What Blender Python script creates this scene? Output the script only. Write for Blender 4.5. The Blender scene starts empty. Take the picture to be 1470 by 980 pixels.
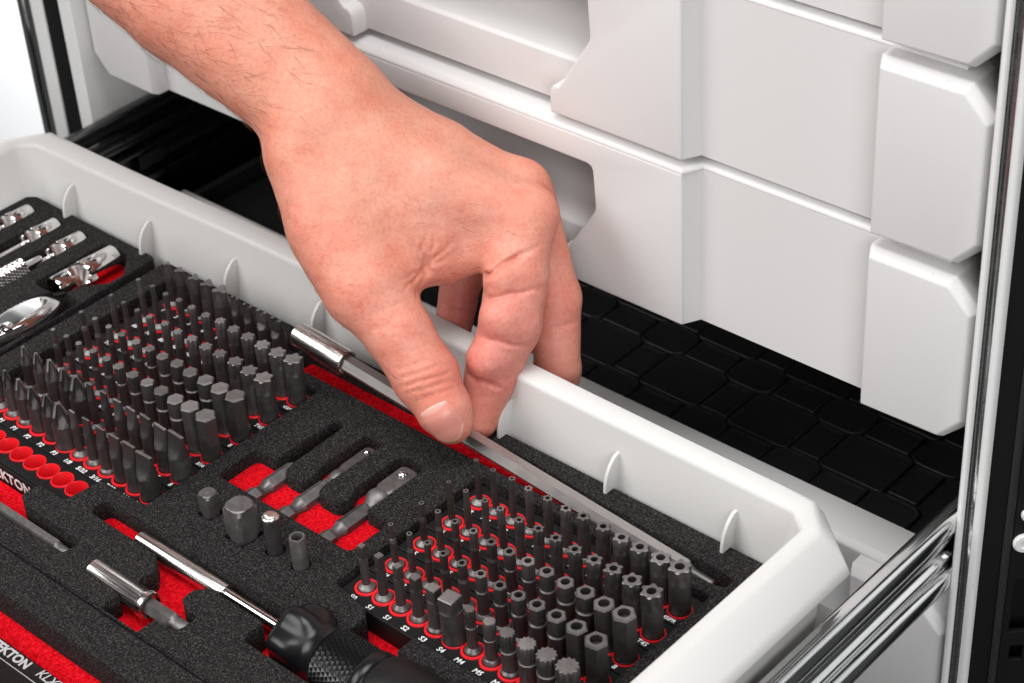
# Open tool drawer with bit sets and a hand lifting an extension bar.  Units: helpers take millimetres.
import bpy, bmesh, math, random
import numpy as np
from mathutils import Matrix, Vector
rnd = random.Random(7)
S = 0.001
scn = bpy.context.scene
COL = scn.collection

# ------------------------------------------------------------------ camera
cam_data = bpy.data.cameras.new('camera')
cam_data.lens = 71.34
cam_data.sensor_width = 36.0
cam_data.clip_start = 0.02
cam_data.clip_end = 60.0
cam = bpy.data.objects.new('camera', cam_data)
COL.objects.link(cam)
cam.matrix_world = Matrix((
    (0.746837, -0.351288, 0.564651, 0.436740),
    (0.662956, 0.459930, -0.590722, -0.370040),
    (-0.052186, 0.815512, 0.576382, 0.509790),
    (0, 0, 0, 1)))
cam_data.dof.use_dof = True
cam_data.dof.focus_distance = 0.775
cam_data.dof.aperture_fstop = 20.0
scn.camera = cam

# ------------------------------------------------------------------ light
world = bpy.data.worlds.new('World')
scn.world = world
world.use_nodes = True
bgn = world.node_tree.nodes['Background']
bgn.inputs['Color'].default_value = (0.95, 0.97, 1.0, 1)
bgn.inputs['Strength'].default_value = 0.06

def softbox(name, loc, target, sx, sy, power, color=(1, 1, 1)):
    d = bpy.data.lights.new(name, 'AREA')
    d.shape = 'RECTANGLE'
    d.size, d.size_y = sx, sy
    d.energy = power
    d.color = color
    o = bpy.data.objects.new(name, d)
    COL.objects.link(o)
    o.location = loc
    o.rotation_euler = (Vector(target) - Vector(loc)).to_track_quat('-Z', 'Y').to_euler()
    return o

softbox('key_softbox', (-0.68, -0.88, 0.95), (-0.08, 0.1, 0.05), 1.0, 0.7, 15, (1, 0.985, 0.97))
softbox('overhead_softbox', (0.05, -0.12, 1.25), (-0.05, 0.08, 0.0), 0.8, 0.6, 13.0)
softbox('side_softbox', (1.1, -0.75, 0.55), (0.0, 0.1, 0.0), 0.7, 0.8, 11)
softbox('backdrop_lamp', (-1.75, 0.1, 0.25), (-1.75, 1.1, -0.6), 0.7, 0.7, 30)
softbox('backdrop_lamp_high', (-1.35, 0.4, 0.75), (-1.35, 1.1, 0.6), 1.1, 0.9, 26)
softbox('backdrop_lamp_right', (1.2, 0.45, 0.5), (1.1, 1.1, -0.1), 0.5, 0.5, 4)  # added to brighten the unseen white piece that the right slide reflects

scn.view_settings.view_transform = 'Standard'
scn.view_settings.look = 'None'
scn.view_settings.exposure = 0.0
scn.view_settings.gamma = 1.0
scn.view_settings.use_curve_mapping = False
scn.render.engine = 'CYCLES'

# ------------------------------------------------------------------ materials
def mat(name, color, rough=0.5, metal=0.0, spec=0.5, coat=0.0):
    m = bpy.data.materials.new(name)
    m.use_nodes = True
    b = m.node_tree.nodes['Principled BSDF']
    b.inputs['Base Color'].default_value = (*color, 1)
    b.inputs['Roughness'].default_value = rough
    b.inputs['Metallic'].default_value = metal
    b.inputs['Specular IOR Level'].default_value = spec
    b.inputs['Coat Weight'].default_value = coat
    return m

class NT:
    def __init__(s, m):
        s.nt = m.node_tree; s.b = s.nt.nodes['Principled BSDF']
        s.tc = s.nt.nodes.new('ShaderNodeTexCoord')
    def n(s, t, **kw):
        x = s.nt.nodes.new(t)
        for k, v in kw.items():
            if k in x.inputs: x.inputs[k].default_value = v
            else: setattr(x, k, v)
        return x
    def l(s, a, b): s.nt.links.new(a, b)
    def mapped(s, scale=(1, 1, 1), rot=(0, 0, 0), src='Object'):
        mp = s.n('ShaderNodeMapping'); mp.inputs['Scale'].default_value = scale; mp.inputs['Rotation'].default_value = rot
        s.l(s.tc.outputs[src], mp.inputs['Vector']); return mp.outputs['Vector']
    def noise(s, scale, detail=3, rough=0.5, vec=None):
        x = s.n('ShaderNodeTexNoise'); x.inputs['Scale'].default_value = scale; x.inputs['Detail'].default_value = detail
        x.inputs['Roughness'].default_value = rough
        s.l(vec if vec is not None else s.tc.outputs['Object'], x.inputs['Vector']); return x.outputs['Fac']
    def ramp(s, fac, stops):
        r = s.n('ShaderNodeValToRGB'); e = r.color_ramp.elements
        e[0].position, e[0].color = stops[0][0], (*stops[0][1], 1)
        e[1].position, e[1].color = stops[-1][0], (*stops[-1][1], 1)
        for p, c_ in stops[1:-1]:
            q = e.new(p); q.color = (*c_, 1)
        s.l(fac, r.inputs['Fac']); return r.outputs['Color']
    def bump(s, h, strength, dist, prev=None):
        b = s.n('ShaderNodeBump'); b.inputs['Strength'].default_value = strength; b.inputs['Distance'].default_value = dist
        s.l(h, b.inputs['Height'])
        if prev is not None: s.l(prev, b.inputs['Normal'])
        return b.outputs['Normal']
    def rng(s, fac, a, b, lo=0.3, hi=0.7):
        r = s.n('ShaderNodeMapRange'); r.inputs['From Min'].default_value = lo; r.inputs['From Max'].default_value = hi
        r.inputs['To Min'].default_value = a; r.inputs['To Max'].default_value = b
        s.l(fac, r.inputs['Value']); return r.outputs['Result']

def plastic(name, color, rough=0.42, grain=0.12, spec=0.4):
    m = mat(name, color, rough, spec=spec); t = NT(m)
    f = t.noise(2200, 2)
    t.l(t.bump(f, grain, 0.0002), t.b.inputs['Normal'])
    big = t.noise(9, 4, 0.6)
    t.l(t.rng(big, rough - 0.05, rough + 0.07), t.b.inputs['Roughness'])
    spk = t.noise(420, 2)
    k = tuple(x * 0.93 for x in color)
    t.l(t.ramp(spk, [(0.215, tuple(x * 0.82 for x in color)), (0.245, color), (1.0, color)]), t.b.inputs['Base Color'])
    return m

def metal(name, color, rough, brushed=None, scr=0.06):
    m = mat(name, color, rough, 1.0); t = NT(m)
    if brushed:
        v = t.mapped(brushed)
        f = t.noise(1, 3, 0.6, v)
        t.l(t.rng(f, rough - 0.08, rough + 0.12), t.b.inputs['Roughness'])
        t.l(t.bump(f, scr, 0.0001), t.b.inputs['Normal'])
    else:
        f = t.noise(160, 4, 0.6)
        t.l(t.rng(f, rough * 0.8, rough * 1.35), t.b.inputs['Roughness'])
    return m

M = {}
M['shell'] = plastic('light_grey_plastic', (0.64, 0.63, 0.615))
M['drawer'] = plastic('pale_grey_plastic', (0.67, 0.66, 0.656), 0.46)
M['white_metal'] = plastic('white_powder_coat', (0.76, 0.76, 0.75), 0.35, 0.2)
M['black_panel'] = plastic('black_powder_coat', (0.008, 0.008, 0.008), 0.5, 0.5, 0.2)
M['dark_panel'] = plastic('charcoal_coat_and_shade', (0.026, 0.026, 0.027), 0.5, 0.5, 0.25)
M['holder'] = plastic('black_holder_plastic', (0.007, 0.007, 0.0075), 0.5, 0.3, 0.22)
M['black_gloss'] = plastic('black_anodised', (0.006, 0.006, 0.007), 0.26, 0.1, 0.35)
M['grip'] = plastic('black_grip', (0.006, 0.006, 0.006), 0.42, 0.2, 0.3)
M['red_plastic'] = plastic('red_plastic', (0.72, 0.012, 0.020), 0.38, 0.1)
M['ink'] = mat('white_print', (0.80, 0.80, 0.80), 0.6)
M['ink_grey'] = mat('grey_print', (0.42, 0.40, 0.40), 0.6)
M['edge_steel'] = metal('dull_edge_steel', (0.40, 0.40, 0.40), 0.24)
M['chrome'] = metal('chrome', (0.83, 0.82, 0.81), 0.09)
M['rail_steel'] = metal('bright_zinc', (0.80, 0.80, 0.80), 0.12, (900, 22, 900), 0.5)
M['rail_dark'] = metal('dark_rail_steel', (0.16, 0.16, 0.16), 0.30)
M['nickel'] = metal('satin_nickel', (0.70, 0.66, 0.62), 0.24)
M['nickel_x'] = metal('satin_nickel_lengthwise', (0.72, 0.68, 0.65), 0.22, (30, 1500, 1500), 0.02)
M['bar_steel'] = metal('brushed_bar_steel', (0.42, 0.395, 0.385), 0.45, (60, 1400, 1400), 0.12)
M['bit'] = metal('phosphate_steel', (0.095, 0.088, 0.086), 0.40)
M['bit_tip'] = metal('worn_bit_tip', (0.21, 0.195, 0.19), 0.40)
M['bit_base'] = metal('bit_collar_steel', (0.19, 0.18, 0.177), 0.42)
M['gunmetal'] = metal('gunmetal', (0.15, 0.142, 0.14), 0.42)
for k_ in ('bit', 'bit_tip', 'bit_base', 'gunmetal'):
    t_ = NT(M[k_]); t_.b.inputs['Metallic'].default_value = 0.72
    inf = t_.n('ShaderNodeObjectInfo')               # every bit has its own tone and sheen
    c0 = tuple(t_.b.inputs['Base Color'].default_value)[:3]
    wear = t_.noise(260, 4, 0.65)
    ad = t_.n('ShaderNodeMath', operation='MULTIPLY_ADD'); t_.l(inf.outputs['Random'], ad.inputs[0]); ad.inputs[1].default_value = 0.45; t_.l(wear, ad.inputs[2])
    t_.l(t_.ramp(ad.outputs[0], [(0.40, tuple(x * 0.74 for x in c0)), (0.72, c0), (1.0, tuple(x * 1.35 for x in c0))]), t_.b.inputs['Base Color'])
    t_.l(t_.rng(ad.outputs[0], 0.34, 0.52, 0.35, 1.0), t_.b.inputs['Roughness'])

def foam_material():
    m = mat('black_foam', (0.02, 0.02, 0.02), 0.95, spec=0.25); t = NT(m)
    f = t.noise(1350, 2.5, 0.75)
    v = t.n('ShaderNodeTexVoronoi'); v.inputs['Scale'].default_value = 900
    t.l(t.tc.outputs['Object'], v.inputs['Vector'])
    col = t.ramp(f, [(0.34, (0.0025, 0.0022, 0.0022)), (0.46, (0.0095, 0.0086, 0.0086)), (0.57, (0.036, 0.032, 0.032)), (0.69, (0.105, 0.095, 0.095))])
    t.l(col, t.b.inputs['Base Color'])
    n1 = t.bump(v.outputs['Distance'], 0.9, 0.0008)
    n2 = t.bump(f, 1.0, 0.0011, n1)
    t.l(n2, t.b.inputs['Normal'])
    return m
M['foam'] = foam_material()

def felt_material():
    m = mat('red_foam', (0.7, 0.01, 0.02), 0.95, spec=0.05); t = NT(m)
    f = t.noise(850, 3, 0.75); g = t.noise(120, 3)
    col = t.ramp(f, [(0.32, (0.38, 0.001, 0.004)), (0.5, (0.72, 0.004, 0.012)), (0.68, (0.93, 0.018, 0.030))])
    t.l(col, t.b.inputs['Base Color'])
    t.l(t.bump(f, 1.0, 0.0011), t.b.inputs['Normal'])
    return m
M['red_foam'] = felt_material()

def mat_rubber():
    m = mat('black_rubber', (0.017, 0.017, 0.017), 0.5, spec=0.4); t = NT(m)
    v = t.mapped((14, 260, 60))
    f = t.noise(1, 4, 0.6, v)
    t.l(t.bump(f, 0.25, 0.0008), t.b.inputs['Normal'])
    t.l(t.rng(f, 0.40, 0.60), t.b.inputs['Roughness'])
    return m
M['rubber'] = mat_rubber()

# ------------------------------------------------------------------ mesh helpers (mm in, metres out)
def mesh_obj(name, verts, faces, material, parent=None, smooth=35, flip=False):
    me = bpy.data.meshes.new(name)
    me.from_pydata([(v[0] * S, v[1] * S, v[2] * S) for v in verts], [], faces)
    return finish(name, me, material, parent, smooth)

def finish(name, me, material, parent=None, smooth=35, recalc=True):
    if recalc:
        bm = bmesh.new(); bm.from_mesh(me)
        bmesh.ops.recalc_face_normals(bm, faces=bm.faces[:])
        bm.to_mesh(me); bm.free()
    if smooth:
        me.polygons.foreach_set('use_smooth', [True] * len(me.polygons))
        if smooth < 180: me.set_sharp_from_angle(angle=math.radians(smooth))
    me.materials.append(material)
    me.update()
    o = bpy.data.objects.new(name, me)
    COL.objects.link(o)
    if parent is not None: o.parent = parent
    return o

def tag(o, label, cat, group=None, kind=None):
    if label: o['label'] = label
    if cat: o['category'] = cat
    if group: o['group'] = group
    if kind: o['kind'] = kind
    return o

def thing(name, label, cat, loc=(0, 0, 0), group=None):
    o = bpy.data.objects.new(name, None)
    o.empty_display_size = 0.01
    COL.objects.link(o)
    o.location = tuple(x * S for x in loc)
    return tag(o, label, cat, group)

def loft(loops, cap0=True, cap1=True, closed=True):
    n = len(loops[0]); V = [p for L in loops for p in L]; F = []
    for a in range(len(loops) - 1):
        for i in range(n if closed else n - 1):
            j = (i + 1) % n
            F.append((a * n + i, a * n + j, (a + 1) * n + j, (a + 1) * n + i))
    if cap0: F.append(tuple(range(n))[::-1])
    if cap1: F.append(tuple((len(loops) - 1) * n + i for i in range(n)))
    return V, F

def join(parts):
    V, F = [], []
    for v, f in parts:
        k = len(V); V += list(v); F += [tuple(i + k for i in q) for q in f]
    return V, F

def box(x0, x1, y0, y1, z0, z1):
    V = [(x0, y0, z0), (x1, y0, z0), (x1, y1, z0), (x0, y1, z0), (x0, y0, z1), (x1, y0, z1), (x1, y1, z1), (x0, y1, z1)]
    return V, [(0, 3, 2, 1), (4, 5, 6, 7), (0, 1, 5, 4), (1, 2, 6, 5), (2, 3, 7, 6), (3, 0, 4, 7)]

def bevel_obj(o, width, segs=2):
    bm = bmesh.new(); bm.from_mesh(o.data)
    bmesh.ops.remove_doubles(bm, verts=bm.verts[:], dist=1e-6)
    ed = [e for e in bm.edges if e.is_manifold and e.calc_face_angle(0) > 0.35]
    bmesh.ops.bevel(bm, geom=ed, offset=width * S, segments=segs, profile=0.6, affect='EDGES', clamp_overlap=True)
    bm.to_mesh(o.data); bm.free()
    o.data.polygons.foreach_set('use_smooth', [True] * len(o.data.polygons))
    o.data.set_sharp_from_angle(angle=math.radians(50))
    return o

def bbox(name, x0, x1, y0, y1, z0, z1, material, parent=None, bev=0.0, segs=2):
    v, f = box(x0, x1, y0, y1, z0, z1)
    o = mesh_obj(name, v, f, material, parent)
    if bev: bevel_obj(o, bev, segs)
    return o

def circ(r, n, z=0.0, ph=0.0, cx=0.0, cy=0.0):
    return [(cx + r * math.cos(2 * math.pi * i / n + ph), cy + r * math.sin(2 * math.pi * i / n + ph), z) for i in range(n)]

def lathe(profile, n=24):
    """profile: (r, z) pairs about the z axis"""
    return loft([circ(max(r, 1e-3), n, z) for r, z in profile])

def xf(vf, rot=None, off=(0, 0, 0)):
    v, f = vf
    out = []
    for p in v:
        q = Vector(p)
        if rot is not None: q = rot @ q
        out.append((q.x + off[0], q.y + off[1], q.z + off[2]))
    return out, f

AX = Matrix(((0, 0, 1), (0, 1, 0), (-1, 0, 0)))     # z axis -> +x
AY = Matrix(((1, 0, 0), (0, 0, 1), (0, -1, 0)))     # z axis -> +y

def prism(poly, axis, a, b):
    """poly in the other two axes; axis 'x': poly is (y, z); 'y': (x, z); 'z': (x, y)"""
    def p3(p, t):
        if axis == 'x': return (t, p[0], p[1])
        if axis == 'y': return (p[0], t, p[1])
        return (p[0], p[1], t)
    return loft([[p3(p, a) for p in poly], [p3(p, b) for p in poly]])

def round_poly(pts, r, seg=5):
    n = len(pts); out = []
    for i in range(n):
        p = Vector(pts[i][:2]); rr = pts[i][2] if len(pts[i]) > 2 else r
        a = Vector(pts[i - 1][:2]) - p; b = Vector(pts[(i + 1) % n][:2]) - p
        la, lb = a.length, b.length
        a.normalize(); b.normalize()
        ang = a.angle(b)
        if rr <= 0.01 or ang > 3.05:
            out.append((p.x, p.y)); continue
        d = min(rr / math.tan(ang / 2), la * 0.49, lb * 0.49)
        p0, p1 = p + a * d, p + b * d
        for k in range(seg + 1):
            t = k / seg
            q = p0 * (1 - t) ** 2 + p * 2 * t * (1 - t) + p1 * t * t
            out.append((q.x, q.y))
    return out

def plate(name, outer, holes, z0, z1, material, parent, bev=0.6):
    """flat slab with cut-outs, filled and beveled by a 2D curve, kept as a mesh"""
    cu = bpy.data.curves.new(name, 'CURVE')
    cu.dimensions = '2D'; cu.fill_mode = 'BOTH'
    for poly in [outer] + holes:
        sp = cu.splines.new('POLY'); sp.points.add(len(poly) - 1); sp.use_cyclic_u = True
        for q, p in zip(sp.points, poly): q.co = (p[0] * S, p[1] * S, 0, 1)
    h = (z1 - z0) / 2
    cu.extrude = (h - bev) * S; cu.bevel_depth = bev * S; cu.bevel_resolution = 2; cu.offset = -bev * S
    tmp = bpy.data.objects.new('tmp', cu); COL.objects.link(tmp)
    bpy.context.view_layer.update()
    dg = bpy.context.evaluated_depsgraph_get()
    me = bpy.data.meshes.new_from_object(tmp.evaluated_get(dg))
    bpy.data.objects.remove(tmp); bpy.data.curves.remove(cu)
    me.materials.clear()
    me.transform(Matrix.Translation((0, 0, (z0 + z1) / 2 * S)))
    me.name = name
    return finish(name, me, material, parent, 40, recalc=False)

def text_mesh(body, size, shear=0.2, bold=0.0, space=1.0, depth=0.05):
    cu = bpy.data.curves.new('text', 'FONT')
    cu.body = body; cu.size = size * S; cu.shear = shear; cu.offset = bold * S; cu.extrude = depth * S
    cu.align_x = 'CENTER'; cu.align_y = 'CENTER'; cu.resolution_u = 3; cu.space_character = space
    tmp = bpy.data.objects.new('tmp', cu); COL.objects.link(tmp)
    bpy.context.view_layer.update()
    dg = bpy.context.evaluated_depsgraph_get()
    me = bpy.data.meshes.new_from_object(tmp.evaluated_get(dg))
    bpy.data.objects.remove(tmp); bpy.data.curves.remove(cu)
    me.materials.clear()
    return me
TEXTS = {}
def text(name, body, size, loc, parent, material, rot=None, **kw):
    key = (body, size, material.name, tuple(kw.items()))
    if key not in TEXTS:
        me = text_mesh(body, size, **kw); me.materials.append(material); TEXTS[key] = me
    o = bpy.data.objects.new(name, TEXTS[key]); COL.objects.link(o)
    o.location = tuple(x * S for x in loc)
    if rot is not None: o.rotation_euler = rot
    o.parent = parent
    return o
ORD = ['first', 'second', 'third', 'fourth', 'fifth', 'sixth', 'seventh', 'eighth', 'ninth', 'tenth', 'eleventh', 'twelfth']

# ================================================================== SETTING
bd = mesh_obj('backdrop', [(-5000, 1100, -2500), (-500, 1100, -2500), (-500, 1100, 2500), (-5000, 1100, 2500)], [(0, 1, 2, 3)],
              mat('white_backdrop', (0.86, 0.87, 0.88), 0.9), smooth=0)
tag(bd, 'plain white studio backdrop far behind the cabinet', None, kind='structure')
bd2 = mesh_obj('backdrop', [(230, 1100, -420), (3000, 1100, -420), (3000, 1100, 2500), (230, 1100, 2500)], [(0, 1, 2, 3)], bd.data.materials[0], smooth=0)  # added out of view, gives the right slide its bright reflections
tag(bd2, 'unseen piece of white backdrop added at the right for the slide to reflect', None, kind='structure')

# ---- cabinet frame
cab = thing('tool_cabinet', 'tall tool cabinet with white posts and black and chrome edge strips', 'cabinet', (-106, 165, -420))
def cabpart(name, vf, m, bev=0.0):
    v, f = vf
    o = mesh_obj(name, [(a + 106, b - 165, c_ + 420) for a, b, c_ in v], f, m, cab)
    if bev: bevel_obj(o, bev)
    return o
ZB, ZT = -420, 420
# left post, outside to inside
def strip(name, prof, m):        # prof: (x, y) outline of a vertical extrusion
    return cabpart(name, prism(prof, 'z', ZB, ZT), m)
def arcstrip(x0, x1, y, bulge, back, n=9):
    p = [(x0, y + back)]
    for i in range(n):
        t = i / (n - 1); p.append((x0 + (x1 - x0) * t, y - bulge * math.sin(math.pi * t)))
    p.append((x1, y + back)); return p
strip('chrome_edge_strip', arcstrip(-416, -410, 166, 2.0, 40), M['chrome'])
strip('chrome_edge_strip', arcstrip(-409.6, -404, 166.5, 1.6, 40), M['chrome'])
strip('post_face', round_poly([(-403.8, 165), (-393, 165), (-393, 205), (-403.8, 205)], 0.8), M['white_metal'])
strip('black_edge_strip', [(-392.8, 166), (-377.2, 166), (-377.2, 205), (-392.8, 205)], M['black_panel'])
strip('post_face', round_poly([(-377, 164), (-366.5, 164), (-366.5, 206), (-377, 206)], 1.0), M['white_metal'])
strip('side_wall', [(-369, 206.2), (-366.3, 206.2), (-366.3, 232), (-369, 232)], M['drawer'])
cabpart('back_panel', box(-420, 205, 455, 458, ZB, ZT), M['black_panel'])
cabpart('side_panel', box(-420, -406.5, 206.5, 454.8, ZB, ZT), M['black_panel'])
cabpart('side_panel', box(-406.3, -388, 236, 454.5, ZB, ZT), M['black_panel'])
# the right-hand post is folded outward; its strips follow the fold
def rp(s, d):                     # s along the fold, d outward from it
    ux, uy = 0.748, 0.664
    return (152.6 + s * ux + d * uy, 164.5 + s * uy - d * ux)
def rstrip(name, s0, s1, bulge, m, back=14, d0=0.0, n=9):
    p = [rp(s0, d0 - back)]
    for i in range(n):
        t = i / (n - 1); p.append(rp(s0 + (s1 - s0) * t, d0 + bulge * math.sin(math.pi * t)))
    p.append(rp(s1, d0 - back))
    return strip(name, p, m)
rstrip('grey_edge_strip', 0.0, 2.6, 0.8, M['white_metal'], back=1.5)
rstrip('chrome_edge_strip', 2.7, 6.0, -1.0, M['edge_steel'], back=3, d0=-0.2)
rstrip('white_edge_strip', 6.1, 10.4, 1.3, M['white_metal'], back=5, d0=0.2)
rstrip('black_edge_strip', 10.5, 18.0, 0.0, M['black_panel'], n=2)
rstrip('charcoal_edge_strip', 18.2, 21.3, 0.6, M['dark_panel'], d0=0.9)
# perforated black panel beyond it
pan_poly = lambda a, b, z0, z1: [(a, z0), (b, z0), (b, z1), (a, z1)]
hol = []
for (a, b, z0, z1) in ((24.0, 36, -55.0, -27.0), (25.3, 30.5, -70.3, -62.3), (33, 38, -70, -60)):
    hol.append(round_poly(pan_poly(a, b, z0, z1), 0.6, 3))
pn = plate('perforated_panel', [(21.5, -420), (95, -420), (95, 420), (21.5, 420)], hol, -1.2, 1.2, M['black_panel'], None, 0.15)
ux, uy = 0.748, 0.664
mt = Matrix(((ux, 0, uy, 0), (uy, 0, -ux, 0), (0, 1, 0, 0), (0, 0, 0, 1)))
pn.data.transform(Matrix.Translation((152.6 * S, 164.5 * S, 0)) @ mt)
pn.data.transform(Matrix.Translation((106 * S, -165 * S, 420 * S)))
pn.parent = cab
cabpart('panel_backing', prism([rp(21.7, -14), rp(95, -14), rp(95, -10), rp(21.7, -10)], 'z', ZB, ZT), M['black_panel'])
cabpart('side_panel', prism([rp(95.2, 1), rp(97, 1), rp(97, -200), rp(95.2, -200)], 'z', ZB, ZT), M['black_panel'])
for (s_, z_, r_) in ((26.0, -8.3, 4.5), (26.6, 5.6, 3.2)):
    v, f = lathe([(r_, 0), (r_, 0.8), (r_ * 0.85, 1.5), (r_ * 0.5, 1.6), (r_ * 0.42, 1.0), (0.0, 0.9)], 28)
    A = Matrix(((ux, 0, uy), (uy, 0, -ux), (0, 1, 0)))
    cx, cy = rp(s_, 1.3)
    rv = cabpart('rivet', xf((v, f), A, (cx, cy, z_)), M['white_metal'])

# ---- drawers
XC = -106.0
def mir(x): return 2 * XC - x
def cap_geo(z, side, grow=0):
    """end cap: front plate with clipped outer corners and a beveled front edge"""
    x0, x1 = 103.0, 150.3
    h = 72.0; ch = 11.0
    out = [(x0, z), (x1 - ch, z), (x1, z + ch), (x1, z + h - ch), (x1 - ch, z + h), (x0, z + h)]
    inn = [(x0 + 1.5, z + 1.5), (x1 - ch - 1.2, z + 2.2), (x1 - 3.2, z + ch + 1.2), (x1 - 3.2, z + h - ch - 1.6), (x1 - ch - 1.6, z + h - 3.6), (x0 + 1.5, z + h - 3.6)]
    L = [[(x, 200.0, zz) for x, zz in out], [(x, 172.0, zz) for x, zz in out], [(x, 168.6, zz) for x, zz in inn]]
    v, f = loft(L)
    if side < 0: v = [(mir(a), b, c_) for a, b, c_ in v]
    return v, f

def make_drawer(name, z, label, group, mat_inside=False):
    d = thing(name, label, 'drawer', (XC, 170, z), group)
    off = lambda v: [(a - XC, b - 170, c_ - z) for a, b, c_ in v]
    def add(nm, vf, bev=0.0, m=M['drawer'], segs=2):
        o = mesh_obj(nm, off(vf[0]), vf[1], m, d)
        if bev: bevel_obj(o, bev, segs)
        return o
    H = 72.0
    # recessed flat panels either side of the handle section, top edge sloped back
    for s in (1, -1):
        x0, x1 = 19.5, 104.0
        poly = [(178.2, z), (178.2, z + H - 0.4), (199.5, z + H - 0.4), (199.5, z)]
        vf = prism(poly, 'x', x0, x1)
        if s < 0: vf = ([(mir(a), b, c_) for a, b, c_ in vf[0]], vf[1])
        add('front_panel', vf)
        add('end_cap', cap_geo(z - 0.35, s), 0.7)
    # handle section with the finger notch open at the bottom
    R_ = [(19.5, z + 0.2), (-49, z + 0.2), (-49.5, z + 9), (-48, z + 13.2), (-44.5, z + 13.4), (-27.2, z + 40), (-28.6, z + 60)]
    Rr = round_poly([(p[0], p[1]) for p in R_] + [(-29, z + 61)], 1.6, 4)
    right = [(-49.3, z + 0.2)] + [(-49.5, z + 8), (-48.9, z + 11), (-47.2, z + 13.0), (-44.6, z + 13.2), (-43.2, z + 14.6), (-28.0, z + 37.6), (-27.3, z + 39.4), (-27.2, z + 41.5), (-28.0, z + 57), (-28.8, z + 59.2), (-31, z + 60)]
    left = [(mir(a), b) for a, b in reversed(right)]
    top = [(mir(17.6), z + H - 5), (17.6, z + H - 5)]
    poly = left + [(mir(17.6), z + 0.2)] + top + [(17.6, z + 0.2)] + right
    # order: walk the outline once
    poly = [(17.6, z + 0.2), (17.6, z + H - 0.3), (mir(17.6), z + H - 0.3), (mir(17.6), z + 0.2)] + [(mir(a), b) for a, b in right] + right[::-1]
    dp = 0.0 if mat_inside else 24.0
    hs = add('handle_section', prism(poly, 'y', 169.6, 199.0 + dp), 1.0, segs=3)
    # flared flanks and sloped top of the handle section
    for s in (1, -1):
        q = [(17.4, 170.6), (21.6, 178.6), (17.4, 178.6)]
        v, f = prism(q, 'z', z + 0.4, z + H - 0.4)
        if s < 0: v = [(mir(a), b, c_) for a, b, c_ in v]
        add('flank', (v, f)).parent = hs
    def plan(o_, zz):
        r = [(133.0, 178.2 + o_), (21.6 - o_ * 0.55, 178.2 + o_), (17.6 - o_ * 0.55, 169.7 + o_)]
        r = r + [(mir(a), b) for a, b in reversed(r)] + [(mir(133.0), 199.4), (133.0, 199.4)]
        return [(a, b, zz) for a, b in r]
    add('top_edge', loft([plan(0.0, z + H - 0.2), plan(0.0, z + H + 0.4), plan(0.5, z + H + 1.2), plan(2.6, z + H + 2.7), plan(3.4, z + H + 3.0)]))
    # finger pull across the notch, and the scoop behind it
    x0, x1 = mir(-44.0), -44.0
    bar = [(177.6, z + 1.5), (177.6, z + 21.5), (179.0, z + 23.0), (199.0 + dp, z + 31.5 + dp * 0.25), (199.0 + dp, z + 1.5)]
    fp = add('finger_pull', prism(bar, 'x', x0 - 14, x1 + 14), 0.6); fp.parent = hs
    add('scoop_back', box(x0 - 18, x1 + 18, 199.2 + dp, 201 + dp, z, z + H - 1))
    # tray body behind the front
    hb = H - 0.6
    add('tray_wall', box(mir(128), 128, 199.6, 203.5, z + 40, z + hb - 3.0) if mat_inside else box(mir(128), 128, 226, 229, z + 40, z + hb - 3.0))
    for s in (1, -1):
        x0, x1 = 127.9, 133
        vf = box(x0, x1, 203.7, 440, z + 4, z + hb)
        if s < 0: vf = ([(mir(a), b, c_) for a, b, c_ in vf[0]], vf[1])
        add('side_wall', vf, 1.0, m=M['dark_panel'])  # walls coloured charcoal to stand in for the shade in the gap
    add('back_wall', box(mir(127.7), 127.7, 436, 440, z + 4, z + hb))
    add('tray_floor', box(mir(127.7), 127.7, 203.8, 435.8, z + 4, z + (60.0 if mat_inside else 7)), m=M['drawer'] if not mat_inside else M['black_panel'])
    return d

make_drawer('drawer', 32.6, 'closed pale grey drawer right above the open one, knuckles in front of its handle', 'closed drawers of the cabinet')
make_drawer('drawer', 110.2, 'closed pale grey drawer second above the open one, at the top behind the wrist', 'closed drawers of the cabinet')
make_drawer('drawer', 187.8, 'pale grey drawer at the very top right edge, only its bottom in view', 'closed drawers of the cabinet')
make_drawer('drawer', -122.2, 'shaded closed drawer below the open one, lined with a black mat', 'closed drawers of the cabinet', True)

# ---- rubber mat in the lower drawer, pads in a basket pattern
rm = thing('drawer_mat', 'black rubber mat with raised rounded pads lining the lower drawer', 'mat', (-106, 300, -62))
bbox('mat_sheet', -232, 232, -95, 134, -0.1, 1.4, M['rubber'], rm)
def pad_mesh(w, h, r):
    lo = round_poly([(-w / 2, -h / 2), (w / 2, -h / 2), (w / 2, h / 2), (-w / 2, h / 2)], r, 4)
    q = lambda k, zz: [(x * (1 - k / w), y * (1 - k / h), zz) for x, y in lo]
    L = [q(0, 1.3), q(0, 2.2), q(0.8, 2.9), q(1.8, 2.9), q(2.8, 2.5), q(4.4, 2.4)]
    o = mesh_obj('pad', *loft(L), M['rubber'], rm, 60)
    return o
DX, DY = 51.0, 45.8
kinds = [(pad_mesh(25.5, 20.5, 7), 0, 0), (pad_mesh(23.3, 15, 1.2), 0.5, 0), (pad_mesh(15, 23.2, 1.2), 0, 0.5), (pad_mesh(33.5, 28.4, 3.0), 0.5, 0.5)]
for src, fx, fy in kinds:
    first = True
    for i in range(-4, 4):
        for j in range(-2, 3):
            x, y = 40.2 + (i + fx) * DX + 106, 217 + (j + fy) * DY - 300
            if abs(x) > 215 or y > 118 or y < -90: continue
            if first: o = src; first = False
            else:
                o = src.copy(); COL.objects.link(o)
            o.location = (x * S, y * S, 0)

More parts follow.
